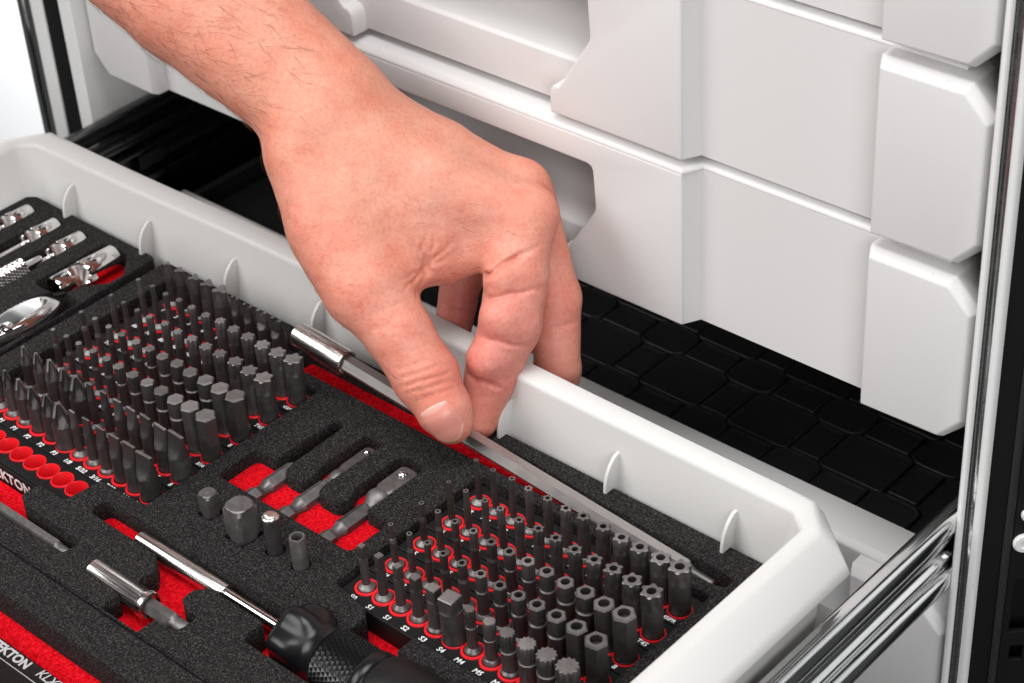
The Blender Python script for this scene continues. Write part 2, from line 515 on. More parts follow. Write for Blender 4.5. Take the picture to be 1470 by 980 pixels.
# ---- slides of the open drawer
def slide(label, side):
    d = thing('drawer_slide', label, 'drawer slide', (150 if side > 0 else mir(150), 170, -15), 'slides of the open drawer')
    def add(nm, prof, y0, y1, m, bev=0):
        poly = [((p[0] - 150) * side, p[1] + 15) for p in prof]
        v, f = prism(poly, 'y', y0 - 170, y1 - 170)
        return mesh_obj(nm, v, f, m, d, 60)
    def skin(pts, th=1.2):
        inner = [(p[0] - th, p[1]) for p in reversed(pts)]
        return pts + inner
    mm = M['rail_steel'] if side > 0 else M['rail_dark']
    outer = [(146.2, 3.8), (147.0, 4.8), (149.6, 5.1), (151.2, 4.6), (152.0, 3.4), (152.3, 1.8), (152.3, -2.2), (151.9, -3.8), (150.8, -4.9), (148.6, -5.4)]
    add('outer_rail', skin(outer), -60, 440, mm)
    lower = [(148.6, -22.6), (150.8, -23.1), (151.9, -24.2), (152.3, -25.8), (152.3, -30.0), (152.0, -31.6), (151.2, -32.9), (149.6, -33.7), (147.0, -33.6), (146.4, -32.6)]
    add('outer_rail', skin(lower), -60, 440, mm)
    mid = [(147.0, -6.2), (149.2, -6.6), (149.7, -7.4), (149.8, -10.4), (149.4, -11.4), (148.4, -12.2), (148.1, -13.0), (148.1, -16.0), (148.5, -16.8), (149.4, -17.6), (149.8, -18.4), (149.7, -20.6), (149.0, -21.4), (147.0, -21.8)]
    add('inner_rail', skin(mid), -60, 440, mm)
    return d
slide('chrome ball bearing slide on the right flank of the open drawer', 1)
sl = slide('dark slide at the back left of the open drawer', -1)
bbox('black_cover_plate', -6.5, -4.0, -120, 200, -52, 3, M['black_panel'], sl, 0.3)  # added black sheet that hides the lower drawer's left corner
bbox('slot_plate', 4.0, 4.8, 12, 29, -17, -8.5, M['dark_panel'], sl, 0.3)
bbox('runner', 3.6, 6.0, -120, 200, 4.0, 7.0, M['rail_dark'], sl, 0.8)
bbox('runner', 3.6, 5.4, -120, 200, -7.0, -4.5, M['rail_dark'], sl, 0.8)
bbox('runner', 3.6, 6.0, -120, 200, -25.0, -21.0, M['rail_dark'], sl, 0.8)

# ---- the open drawer
od = thing('open_drawer', 'light grey open drawer holding the foam inserts, with a clipped back corner', 'drawer', (XC, 0, -42))
def bow(x): return 3.9 * math.exp(-((x + 150) / 95.0) ** 2)
def dloop(xr, yb, ch, z, xl=None, yf=-190.0, chy=None):
    xl = mir(xr) if xl is None else xl
    cy = ch * 0.86 if chy is None else chy
    p = [(xr, yf, z), (xr, -120, z), (xr, 0, z), (xr, yb - cy, z)]
    N = 24
    for i in range(N + 1):
        x = (xr - ch) + (xl + ch - xr + ch) * i / N
        p.append((x, yb + bow(x) * (1 if 0 < i < N else 0.0) + (0.9 - 1.6 * (x + 106) / 235.0 if yb > 110 else 0.0), z))
    p += [(xl, yb - cy, z), (xl, 0, z), (xl, -120, z), (xl, yf, z)]
    return p
loops = [dloop(118, 100.5, 7, -12), dloop(126.2, 104.6, 8, 27.5), dloop(126.8, 105.0, 8.2, 29.2), dloop(128.0, 106.2, 8.6, 30.0), dloop(132.6, 112.5, 11.5, 30.0, chy=13), dloop(134.6, 114.8, 13, 29.4, chy=15), dloop(146.2, 116.8, 23, 24.8),
         dloop(147.8, 117.6, 24, 23.2), dloop(148.4, 118.0, 24, 20.6), dloop(147.6, 117.4, 24, 19.8), dloop(142.0, 112.5, 27, 19.8), dloop(141.6, 112.0, 27, 18.5), dloop(139.5, 110.0, 27, -42)]
v, f = loft(loops, False, False, closed=True)
v = [(a - XC, b, c_ + 42) for a, b, c_ in v]
mesh_obj('shell_wall', v, f, M['shell'], od, 50)
bbox('shell_floor', mir(139) - XC, 139 - XC, -189, 109, 26, 29, M['shell'], od)
ribp = [(101.4, -10), (94.6, -10), (94.4, 3.0), (94.8, 7), (95.8, 11.0), (97.8, 14.4), (100.2, 16.8), (101.8, 17.8), (106, 18)]
for x in (-302, -246, -188.6, -132.2, -75.6, -19.1, 37.2, 93.8):
    vv, ff = prism([(y + bow(x), zz + 42) for y, zz in ribp], 'x', x - 0.8 - XC, x + 0.8 - XC)
    bevel_obj(mesh_obj('rib', vv, ff, M['shell'], od), 0.5, 2)

# ================================================================== FOAM INSERTS
ZF = 3.0           # top of the foam
ZR = -10.0         # top of the red layer
def insert(label, outer, holes, red, floors=()):
    t = thing('foam_insert', label, 'foam insert', (0, 0, ZR - 2), 'foam inserts in the open drawer')
    def sh(o): o.data.transform(Matrix.Translation((0, 0, -(ZR - 2) * S))); return o
    sh(plate('top_layer', outer, holes, ZR, ZF, M['foam'], t, 0.7))
    x0, x1, y0, y1 = red
    o = bbox('red_base', x0, x1, y0, y1, ZR - 2, ZR - 0.004, M['red_foam'], None); sh(o); o.parent = t
    for (a, b, c_, d, zt) in floors:
        o = bbox('red_floor', a, b, c_, d, ZR - 0.002, zt, M['red_foam'], None); sh(o); o.parent = t
    return t
def rect(x0, x1, y0, y1, r=1.0): return round_poly([(x0, y0), (x1, y0), (x1, y1), (x0, y1)], r)

# central insert
left_pocket = round_poly([(-228, -61.5, 1), (-104.2, -61.5, 3.5), (-104.2, -52.2, 3.5), (-138.5, -52.2, 4), (-146, -49.5, 3), (-146, -40.6, 3), (-129.5, -40.2, 2), (-127.6, -23.4, 2), (-101.2, -22.6, 1),
                          (-101.2, 72.5, 2), (-129, 72.5, 2), (-129, 91, 3), (-219, 91, 4), (-219, -24, 1), (-228, -24, 1)], 1.0)
right_pocket = round_poly([(-9.0, -7.2, 1.2), (9.6, -10.2, 1.2), (13.6, -14, 1), (13.6, -25.2, 1), (-4.5, -25.2, 2), (-12, -27.5, 4), (-12, -29.2, 2), (-108, -29.2, 3.5), (-116.4, -29.2, 4), (-116.4, -38.6, 4), (-87.5, -38.8, 1), (-74.6, -39.2, 1.2), (-68.4, -45, 1.2), (-68.4, -53.6, 1), (-88, -53.4, 1.5), (-90.6, -54.6, 1.5), (-90.6, -61.2, 2), (-68.4, -62.4, 1), (-68.4, -71.8, 0.8),
                           (-47.4, -71.8, 0.8), (-47.4, -63.2, 1.5), (-36, -62.2, 4), (-35.6, -51.4, 3.5), (-42, -52.4, 2.5), (-48, -49.4, 2.5), (-48.4, -43.6, 2.5), (-44, -38.8, 2), (-14, -38.8, 2), (-14, -50, 3), (60, -50, 3), (60, -22, 3), (38, -22.2, 3), (34.6, -19, 1.2), (34.6, -10.4, 1.2), (104.8, -10.2, 1.5), (104.8, 73.4, 2.5), (-9.0, 73.4, 2.5)], 1.0)
adapters = round_poly([(-92.6, 8.2, 3), (-17.2, 8.2, 3), (-17.2, 29.3, 2.5), (-29.6, 29.3, 1.5), (-29.0, 63.5, 5), (-42.4, 63.5, 5), (-42.6, 37, 2.5), (-39.8, 31.5, 2.5), (-40.6, 24.8, 3.6), (-52.6, 25.0, 3.6), (-54.2, 31.0, 2.5), (-53.6, 64.4, 3.5), (-63.4, 64.4, 3.5), (-63.6, 39, 2), (-61.4, 33, 2.5), (-61.8, 25.4, 3.6), (-72.4, 25.4, 3.6), (-74.2, 31.5, 2), (-75, 63.2, 2.4), (-80.2, 63.2, 2.4), (-81.4, 29.2, 1.5), (-92.8, 29.0, 3.5)], 1.0)
bar_slot = round_poly([(-127, 78.4, 2), (-112, 79.0, 2), (100, 79.0, 2), (106.5, 80.2, 2), (106.5, 86.0, 2), (-4, 92.2, 2), (-127, 92.2, 2)], 1.0)
stand_holes = [rect(-80.9, -73.3, -12.8, -5.2, 0.8), rect(-62.2, -51.4, -15.4, -4.6, 0.8), circ(3.9, 20, 0, 0, -40.7, -8.5), circ(3.9, 20, 0, 0, -26.6, -8.4)]
stand_holes = [[(p[0], p[1]) for p in h] for h in stand_holes]
insert('black foam insert with red base cut out for both bit holders and the long bar', rect(-231.6, 116.0, -72.4, 99.6, 4), [left_pocket, right_pocket, adapters, bar_slot] + stand_holes, (-231.4, 115.8, -72.2, 99.2),
       [(-93.2, -16.8, 7.6, 31.0, -3.6), (-66.5, -16.8, 31.0, 64.2, -3.7), (-117, -91.2, -39.2, -28.6, -6.3), (-91.0, -34.6, -72.1, -28.6, -7.6), (-227.6, -103.6, -62.0, -41.6, -8.8), (-127.6, 107, 77.8, 92.8, -5.5)])
# back left insert with the chrome sockets
pA = [round_poly([(-328.5, 40, 2), (-318.5, 40, 2), (-318.5, 92, 4), (-328.5, 92, 4)], 2),
      round_poly([(-307.8, 36, 2), (-297.5, 36, 2), (-297.5, 92, 4), (-307.8, 92, 4)], 2),
      round_poly([(-291, 8, 2), (-277, 8, 2), (-277, 58, 2), (-278.2, 60, 1), (-278.2, 92, 4), (-288.2, 92, 4), (-288.2, 60, 1), (-291, 58, 2)], 2),
      round_poly([(-267.5, 50, 3), (-250, 50, 3), (-247.5, 62, 3), (-239.2, 71, 4), (-239.2, 80, 4), (-251, 92.2, 4), (-267.5, 92.2, 5)], 2),
      round_poly([(-258.6, -60, 2), (-238.0, -60, 2), (-236.8, 40, 4), (-237.6, 54, 5), (-249, 54, 6), (-258.6, 42, 6)], 2)]
insert('black foam insert at the back left holding the chrome joints and ratchet', round_poly([(-345, -72, 2), (-232.8, -72, 2), (-234.6, 20, 1), (-238.0, 98.8, 4), (-338, 99.4, 9), (-345, 92, 4)], 2), pA, (-344.6, -240, -71.8, 98.4), [(-267.9, -238.8, 58, 92.6, -6.0)])
# front strip
insert('black foam strip along the front, bordering the red gap', rect(-345, 116, -89.8, -73.2, 1), [], (-344.8, 115.8, -150, -73.4))

# ================================================================== BIT HOLDERS
def cup_mesh(ri, ro, h):
    n = 28
    L = [circ(ro, n, -0.3), circ(ro, n, h - 0.25), circ(ro - 0.2, n, h), circ(ri + 0.15, n, h), circ(ri, n, h - 0.3), circ(ri * 0.93, n, -8), circ(0.4, n, -8.4)]
    v, f = loft(L, False, True)
    me = bpy.data.meshes.new('ring')
    me.from_pydata([(a * S, b * S, c_ * S) for a, b, c_ in v], [], f)
    me.polygons.foreach_set('use_smooth', [True] * len(me.polygons)); me.set_sharp_from_angle(angle=math.radians(40))
    me.materials.append(M['red_plastic'])
    return me
CUPS = {}
def cup(parent, x, y, ri, ro, h):
    k = (ri, ro, h)
    if k not in CUPS: CUPS[k] = cup_mesh(*k)
    o = bpy.data.objects.new('ring', CUPS[k]); COL.objects.link(o); o.parent = parent
    o.location = (x * S, y * S, 0); return o

def rail_plate(parent, x0, x1, y0, y1, centres, r=3.72):
    holes = [[(p[0], p[1]) for p in circ(r, 20, 0, 0, cx, cy)] for cx, cy in centres]
    o = plate('rail', rect(x0, x1, y0, y1, 0.8), holes, -13.5, 0.0, M['holder'], parent, 0.35)
    return o

PR = 15.669
RX0, LX0, LY0, PL = 0.0, -204.8, -15.72, 16.075
hr = thing('bit_holder', 'black bit holder with red rings on the right, full of hollow-tipped bits', 'bit holder', (0, 0, 0), 'bit holders in the foam')
hl = thing('bit_holder', 'black bit holder with red rings on the left, with an empty front row', 'bit holder', (0, 0, 0), 'bit holders in the foam')
def ring_r(rb): return (3.62, 4.72) if rb < 3.5 else (min(rb + 0.12, 4.45), 4.85)

# ---- bit geometry
def bit(holder_word, row_word, i, n, x, y, H, shape, size, kind_word, group, rs=None, fromright=False):
    """size: radius of the tip's outer circle (mm)."""
    lab = '%s %s bit from the left, %s row of the %s bit holder' % (ORD[i], kind_word, row_word, holder_word)
    t = thing('screwdriver_bit', lab, 'bit', (x, y, 0.25), group)
    t.rotation_euler = (rnd.uniform(-0.02, 0.02), rnd.uniform(-0.02, 0.02), rnd.uniform(-0.12, 0.12) if shape not in ('slot', 'spanner') else rnd.uniform(-0.06, 0.06))
    H = H - 0.25 + rnd.uniform(-0.35, 0.35)
    n_ = 24
    rs = rs if rs else max(1.45, size * 0.98)
    tl = {'hex': 7.6 if size < 4 else H - 1, 'hexhole': 7.0 if size < 4 else H - 1, 'torx': 7.5, 'torxhole': 7.0, 'square': 6.0, 'spline': 7.0, 'phillips': 6.5 + size * 0.9, 'slot': 6.0 + size * 1.1, 'triwing': 7, 'spanner': 8.5}[shape]
    zt = H - tl
    pro = [(0.0, 0.0)]
    if rs < 3.1:
        base = [(0.0, 0.0), (3.3, 0.0), (3.4, 0.4), (3.1, 0.9), (rs + 0.7, 1.4), (rs + 0.2, 1.9), (rs - 0.05, 2.3)]
        mesh_obj('collar', *lathe(base, n_), M['bit_base'], t, 60); pro = [(0.0, 1.6), (rs, 1.7), (rs, 4.6)]
    else: pro += [(rs - 0.35, 0.0), (rs, 0.4)]
    if shape in ('hex', 'hexhole'):
        if size < 4.0:
            pro += [(rs, zt - 2.6), (rs + 0.12, zt - 2.3), (rs + 0.12, zt - 1.4), (rs * 0.86, zt - 0.9), (rs * 0.86, zt - 0.15), (size * 0.80, zt + 0.2)]
        else: pro += [(rs * 0.93, zt)]
    elif shape == 'spline': pro += [(rs, zt - 2.2), (rs + 0.15, zt - 2.0), (rs + 0.15, zt - 1.3), (rs * 0.9, zt - 1.0), (rs * 0.9, zt)]
    else: pro += [(rs, zt)]
    v, f = lathe(pro, n_)
    mesh_obj('shaft', v, f, M['bit'], t, 40)
    L = []
    def star(r, z, fn, nn=48, ph=0.0): return [(r * fn(a) * math.cos(a + ph), r * fn(a) * math.sin(a + ph), z) for a in [2 * math.pi * k / nn for k in range(nn)]]
    def ngon(r, z, k, ph=0.0): return [(r * math.cos(2 * math.pi * q / k + ph), r * math.sin(2 * math.pi * q / k + ph), z) for q in range(k)]
    hole = None; ang = 30
    if shape in ('hex', 'hexhole'):
        ph = 0.26
        L = [ngon(size * 0.90, zt - 0.1, 6, ph), ngon(size, zt + 0.5, 6, ph), ngon(size, H - size * 0.18, 6, ph), ngon(size * 0.88, H, 6, ph)]
        if shape == 'hexhole': hole = (size * 0.50, ngon, 18)
        ang = 20
    elif shape == 'square':
        ph = math.pi / 4; q = size
        def sq(r, half, z): return [(max(-half, min(half, r * math.cos(a))), max(-half, min(half, r * math.sin(a))), z) for a in [2 * math.pi * k / 40 + math.pi / 40 for k in range(40)]]
        h_ = size * 0.74
        L = [sq(rs * 1.0, rs, zt - 2.5), sq(rs * 1.0, h_ * 1.06, zt - 0.2), sq(rs * 1.02, h_ * 0.98, zt + 1.5), sq(rs * 1.05, h_ * 0.96, H - 0.35), sq(rs * 0.95, h_ * 0.86, H)]
        ang = 25
    elif shape in ('torx', 'torxhole'):
        A_ = 0.135
        fn = lambda k: (lambda a: (1 - A_ * k) + A_ * k * (math.cos(6 * a) if math.cos(6 * a) > 0 else math.cos(6 * a) * 1.0))
        L = [star(rs, zt, fn(0)), star((rs * 0.6 + size * 0.4), zt + tl * 0.2, fn(0.45)), star(size, zt + tl * 0.42, fn(1)), star(size, H - 0.25, fn(1)), star(size * 0.92, H, fn(1))]
        if shape == 'torxhole': hole = (size * 0.42, ngon, 18)
        ang = 38
    elif shape == 'spline':
        fn = lambda k: (lambda a: 1 - 0.09 * k + 0.09 * k * math.cos(12 * a))
        L = [star(rs * 0.9, zt, fn(0), 72), star(size, zt + 1.6, fn(0.7), 72), star(size, H - 0.3, fn(1), 72), star(size * 0.93, H, fn(1), 72)]
        ang = 40
    elif shape == 'phillips':
        def cross(r, k, z, tw=0.0):
            out = []
            dl = min(0.30, 0.15 * rs / max(r, 0.1))
            for q in range(4):
                for an, kk in ((-dl, 0.0), (dl, 0.0), (dl + 0.16, 0.72 * k), (math.pi / 4, k), (math.pi / 2 - dl - 0.16, 0.72 * k)):
                    a = q * math.pi / 2 + an
                    out.append((r * (1 - kk) * math.cos(a + tw), r * (1 - kk) * math.sin(a + tw), z))
            return out
        tw = 0.35
        L = [cross(rs, 0, zt, tw), cross(rs * 1.0, 0.18, zt + tl * 0.14, tw), cross(rs * 1.0, 0.45, zt + tl * 0.38, tw), cross(rs * 0.98, 0.62, zt + tl * 0.55, tw), cross(rs * 0.36, 0.50, H, tw)]
        ang = 16
    elif shape == 'triwing':
        fn = lambda k: (lambda a: 1 - 0.28 * k + 0.28 * k * math.cos(3 * a))
        L = [star(rs, zt - 1, fn(0)), star(rs, zt + 1.5, fn(0.3)), star(rs * 0.98, zt + 4.5, fn(0.9)), star(rs * 0.96, H, fn(1))]
        ang = 30
    elif shape in ('slot', 'spanner'):
        def slab(z, t_, w_):
            return [(max(-w_, min(w_, rs * 1.0 * math.cos(a))) , max(-t_, min(t_, rs * math.sin(a))), z) for a in [2 * math.pi * k / 48 for k in range(48)]]
        tb = max(0.45, size * 0.17)
        if shape == 'spanner': tb = size * 0.32
        ks = [(0.0, rs), (0.08, rs * 0.86), (0.2, rs * 0.62), (0.36, rs * 0.42), (0.62, tb * 1.35), (1.0, tb)]
        Ht = H if shape == 'slot' else H - 1.6
        L = [slab(zt + (Ht - zt) * a, max(b, tb), rs) for a, b in ks]
        ang = 28
    tv, tf = loft(L, True, hole is None)
    if hole:
        r, g, k = hole
        top = L[-1]; nn = len(top)
        ring = [(r * math.cos(math.atan2(p[1], p[0])), r * math.sin(math.atan2(p[1], p[0])), H) for p in top]
        low = [(p[0] * 0.97, p[1] * 0.97, H - 3.0) for p in ring]
        if nn == 6:                         # finer hole in a hexagonal rim
            nr = 24; ring = ngon(r, H, nr, math.atan2(top[0][1], top[0][0])); low = [(p[0] * 0.97, p[1] * 0.97, H - 3.0) for p in ring]
            k0 = len(tv) - nn; base = len(tv); tv += ring + low
            for q in range(6):
                a0, a1 = k0 + q, k0 + (q + 1) % 6
                seg = [base + (q * 4 + j) % nr for j in range(5)]
                tf.append((a0, a1, seg[4], seg[3], seg[2])); tf.append((a0, seg[2], seg[1], seg[0]))
            for q in range(nr): tf.append((base + q, base + (q + 1) % nr, base + nr + (q + 1) % nr, base + nr + q))
            tf.append(tuple(base + nr + q for q in range(nr)))
        else:
            k0 = len(tv) - nn; base = len(tv); tv += ring + low
            for q in range(nn):
                j = (q + 1) % nn
                tf.append((k0 + q, k0 + j, base + j, base + q)); tf.append((base + q, base + j, base + nn + j, base + nn + q))
            tf.append(tuple(base + nn + q for q in range(nn)))
    if shape == 'spanner':
        tv, tf = join([(tv, tf), box(-rs * 0.93, -rs * 0.45, -tb * 0.98, tb * 0.98, H - 1.65, H), box(rs * 0.45, rs * 0.93, -tb * 0.98, tb * 0.98, H - 1.65, H)])
    tip = mesh_obj('tip', tv, tf, M['bit'], t, ang)
    # the ground end face is brighter than the phosphate flanks
    me = tip.data; me.materials.append(M['bit_tip'])
    for p in me.polygons:
        cz = p.center.z / S
        if cz > H - 0.02 - (0.6 if shape in ('hex', 'hexhole', 'torx', 'torxhole', 'square', 'spline') else 0.3): p.material_index = 1
    if hole:
        for p in me.polygons:
            c_ = p.center
            if math.hypot(c_.x, c_.y) / S < hole[0] * 1.01 and c_.z / S < H - 0.2: p.material_index = 0
    if shape == 'phillips':
        for p in me.polygons:
            if p.normal.z > 0.30 and p.center.z / S > zt + tl * 0.5: p.material_index = 1
    return t

def lerp(a, b, t): return a + (b - a) * t
def hexsize(i, lo, hi): return lerp(lo, hi, (i / 11.0) ** 1.25)
GR = 'bits in the right holder'; GL = 'bits in the left holder'
ROWS = ['front', 'second', 'third', 'fourth', 'back']
HR, HL = 21.1, 22.3
rb_right, rb_left = {}, {}
for j in range(5):
    for i in range(12):
        x, y = i * 9.0, j * PR
        if j == 0 and i < 6:
            sz = [1.7, 2.0, 2.0, 2.35, 2.9, 4.5][i]
            bit('right', 'front', i, 12, x, y, HR + (0 if i < 5 else 0.4), 'square', sz, 'square', GR); r = sz
        elif j == 0:
            sz = [2.05, 2.45, 2.95, 3.5, 3.95, 4.4][i - 6]
            bit('right', 'front', i - 6, 12, x, y, HR - 1.2, 'spline', sz, 'twelve-point spline', GR); r = sz
        elif j in (1, 2):
            sz = hexsize(i, 1.05 if j == 1 else 1.15, 4.65 if j == 1 else 4.7)
            rs = max(1.4, sz * 0.96) if i < 10 else sz * 0.9
            bit('right', ROWS[j], i, 12, x, y, HR, 'hexhole', sz, 'hollow hexagon', GR, rs); r = rs
        else:
            sz = hexsize(i, 1.05, 4.35 if j == 3 else 4.5)
            rs = max(1.4, sz * 0.93)
            bit('right', ROWS[j], i, 12, x, y, HR, 'torxhole', sz, 'hollow star', GR, rs); r = rs
        rb_right[(i, j)] = r
LROWS = ['front', 'second', 'third', 'fourth', 'fifth', 'sixth', 'back']
for j in range(7):
    for i in range(12):
        x, y = LX0 + i * 9.0, LY0 + j * PL
        if j == 0:
            if i < 6:
                sz = [1.9, 2.2, 2.7, 3.2, 3.2, 4.4][i]
                bit('left', 'front', i, 12, x, y, HL, 'phillips', sz, 'cross-point', GL, sz); r = sz
            else:
                sz = [1.75, 2.2, 2.6, 3.1, 3.7, 4.3][i - 6]
                bit('left', 'front', i - 6, 12, x, y, HL, 'slot', sz, 'flat-blade', GL, sz); r = sz
        elif j == 1:
            if i < 5:
                sz = [2.3, 2.6, 3.1, 3.1, 4.2][i]
                bit('left', 'second', i, 12, x, y, HL, 'phillips', sz, 'cross-point', GL, sz); r = sz
            else:
                sz = [1.7, 2.0, 2.4, 2.8, 3.2, 3.7, 4.4][i - 5]
                bit('left', 'second', i - 5, 12, x, y, HL, 'slot', sz, 'flat-blade', GL, sz); r = sz
        elif j in (2, 3):
            sz = hexsize(i, 1.1, 4.6); r = max(1.4, sz * 0.96) if i < 10 else sz * 0.9
            bit('left', LROWS[j], i, 12, x, y, HL, 'hex', sz, 'solid hexagon', GL, r)
        elif j in (4, 5):
            sz = hexsize(i, 1.05, 4.2); r = max(1.4, sz * 0.95)
            bit('left', LROWS[j], i, 12, x, y, HL, 'torx', sz, 'solid star', GL, r)
        else:
            if i > 8: continue
            if i < 5:
                sz = [2.0, 2.5, 3.0, 3.5, 4.0][i]; r = sz
                bit('left', 'back', i, 9, x, y, HL, 'triwing', sz, 'three-winged', GL, sz)
            else:
                sz = [2.3, 2.7, 3.0, 3.3][i - 5]; r = sz
                bit('left', 'back', i - 5, 9, x, y, HL, 'spanner', sz, 'two-pronged', GL, sz)
        rb_left[(i, j)] = r

# ---- rails, rings and printed sizes
RAILS = {}
for j in range(5):
    y = j * PR
    rl = rail_plate(hr, -7.6, 104.2, y - 7.6 - (1.6 if j == 0 else 0), y + 7.6 + (1.2 if j == 4 else 0), [(i * 9.0, y) for i in range(12)])
    for i in range(12):
        ri, ro = ring_r(rb_right[(i, j)]); cup(rl, i * 9.0, y, ri, ro, 0.55 + 0.12 * (i % 2))
    RAILS[('r', j)] = rl
for j in range(7):
    y = LY0 + j * PL
    nn = 12 if j < 6 else 9
    rl = rail_plate(hl, LX0 - 7.6, -101.6 if j < 6 else -129.4, y - 7.8, y + 7.8, [(LX0 + i * 9.0, y) for i in range(nn)])
    for i in range(nn):
        ri, ro = ring_r(rb_left[(i, j)]); cup(rl, LX0 + i * 9.0, y, ri, ro, 0.55 + 0.12 * (i % 2))
    RAILS[('l', j)] = rl
cupx = [-134.0 - 9.12 * k for k in range(9)]
rl = rail_plate(hl, LX0 - 7.6, -128.6, -39.8, LY0 - 8.1, [(x, -31.3) for x in cupx], 4.5)
for k, x in enumerate(cupx): cup(rl, x, -31.3, 4.25, 4.95, 0.6 + 0.14 * (k % 2))
hf = bbox('holder_front', -226, -128.6, -41.2, -40.0, -13.5, -0.4, M['holder'], hl, 0.2)
def mark(h, s_, x, y, size=3.1): text('size_mark', s_, size, (x, y, 0.06), h, M['ink'], shear=0.18, bold=0.05, space=1.0)
for i, s_ in enumerate(['S0', 'S1', 'S1', 'S2', 'S3', 'S4', 'M4', 'M5', 'M6', 'M8', 'M9', 'M10']): mark(RAILS[('r', 0)], s_, i * 9 - 0.6, -7.0)
inch = ['5/64', '3/32', '7/64', '1/8', '9/64', '5/32', '3/16', '7/32', '1/4', '9/32', '5/16', '5/16']
mm_ = ['1.5', '2', '2.5', '3', '3.5', '4', '4.5', '5', '5.5', '6', '7', '8']
tx = ['T6', 'T7', 'T8', 'T9', 'T10', 'T15', 'T20', 'T25', 'T27', 'T30', 'T40', 'T45']
ip = ['6IPR', '7IPR', '8IPR', '9IPR', '10IPR', '15IPR', '20IPR', '25IPR', '27IPR', '30IPR', '40IPR', '45IPR']
for j, names in ((1, inch), (2, mm_), (3, tx), (4, ip)):
    for i, s_ in enumerate(names): mark(RAILS[('r', j)], s_, i * 9 - 0.4, j * PR - 6.1, 2.9 if len(s_) < 4 else 2.4)
for i, s_ in enumerate(['P0', 'P1', 'P1', 'P2', 'P2', 'P3', '1/8', '5/32', '3/16', '7/32', '1/4', '5/16']): mark(RAILS[('l', 0)], s_, LX0 + i * 9 - 0.8, LY0 - 6.5, 3.1)
for j, names in ((1, ['PZ0', 'PZ1', 'PZ2', 'PZ2', 'PZ3', '3', '4', '4.5', '5.5', '6', '6.5', '8']), (2, inch), (3, mm_), (4, tx), (5, [q[:-1] for q in ip]), (6, ['1', '2', '3', '4', '5', '4', '6', '8', '10'])):
    for i, s_ in enumerate(names): mark(RAILS[('l', j)], s_, LX0 + i * 9 - 0.4, LY0 + j * PL - 6.2, 2.9 if len(s_) < 4 else 2.4)
text('brand_mark', 'TEKTON', 7.2, (-166.5, -41.28, -5.0), hf, M['ink'], rot=(math.pi / 2, 0, 0), shear=0.0, bold=0.16, space=1.02)
text('engraved_mark', 'G', 3.2, (106.8, 95.6, 3.03), hr, M['black_panel'], shear=0, bold=0.1)

# ================================================================== TOOLS IN THE FOAM
# standing adapters
def square_drive(label, x, y, s, top):
    t = thing('square_adapter', label, 'adapter', (x, y, ZR), 'adapters standing in the foam')
    def sq(r, half, z): return [(max(-half, min(half, r * math.cos(a))), max(-half, min(half, r * math.sin(a))), z) for a in [2 * math.pi * k / 48 + math.pi / 48 for k in range(48)]]
    h = s / 2; T = top - ZR; rr = h * 1.33
    B = ZF - ZR
    mesh_obj('body', *loft([sq(h * 1.05, h, 0.1), sq(h * 1.05, h, B - 2.0), sq(h * 1.12, h, B + 0.2), sq(rr, h, B + 1.6), sq(rr, h, T - s * 0.20), sq(h * 1.08, h * 0.995, T - 0.3), sq(h * 0.96, h * 0.94, T)]), M['gunmetal'], t, 22)
    mesh_obj('centre_mark', *lathe([(h * 0.3, T + 0.01), (h * 0.26, T + 0.06), (0.0, T + 0.02)], 20), M['gunmetal'], t, 40)
square_drive('small dark steel square-drive adapter end, leftmost of the four standing in foam', -77.1, -9.0, 6.35, 13.0)
square_drive('large dark steel square-drive adapter end beside the smaller square one', -56.8, -10.0, 10.0, 18.2)
t = thing('magnetic_pickup', 'dark cylinder with a bright nickel hexagon cap standing in the foam', 'adapter', (-40.7, -8.5, ZR), 'adapters standing in the foam')
T = 19.7 - ZR
mesh_obj('body', *lathe([(3.1, 0.1), (3.15, T - 2.2), (3.3, T - 1.6), (3.3, T - 0.9)], 28), M['gunmetal'], t, 40)
mesh_obj('cap', *lathe([(3.2, T - 0.9), (3.28, T - 0.5), (2.9, T - 0.1), (2.6, T)], 28), M['nickel'], t, 40)
mesh_obj('magnet', *loft([[(2.1 * math.cos(k * math.pi / 3), 2.1 * math.sin(k * math.pi / 3), z) for k in range(6)] for z in (T - 0.2, T + 0.7)] + [[(1.8 * math.cos(k * math.pi / 3), 1.8 * math.sin(k * math.pi / 3), T + 0.95) for k in range(6)]]), M['nickel'], t, 20)
t = thing('nut_socket', 'dark cylinder with a hexagonal hole standing in the foam', 'socket', (-26.6, -8.4, ZR), 'adapters standing in the foam')
T = 16.7 - ZR
hx = lambda r, z: [(lambda a: (r * math.cos(a) / max(abs(math.cos(((a + math.pi / 6) % (math.pi / 3)) - math.pi / 6)), .5) * 0.93, r * math.sin(a) / max(abs(math.cos(((a + math.pi / 6) % (math.pi / 3)) - math.pi / 6)), .5) * 0.93, z))(2 * math.pi * k / 36) for k in range(36)]
mesh_obj('body', *loft([circ(3.15, 36, 0.1), circ(3.2, 36, T - 0.5), circ(3.0, 36, T), hx(2.3, T), hx(2.15, T - 0.5), hx(2.1, T - 6)]), M['gunmetal'], t, 35)

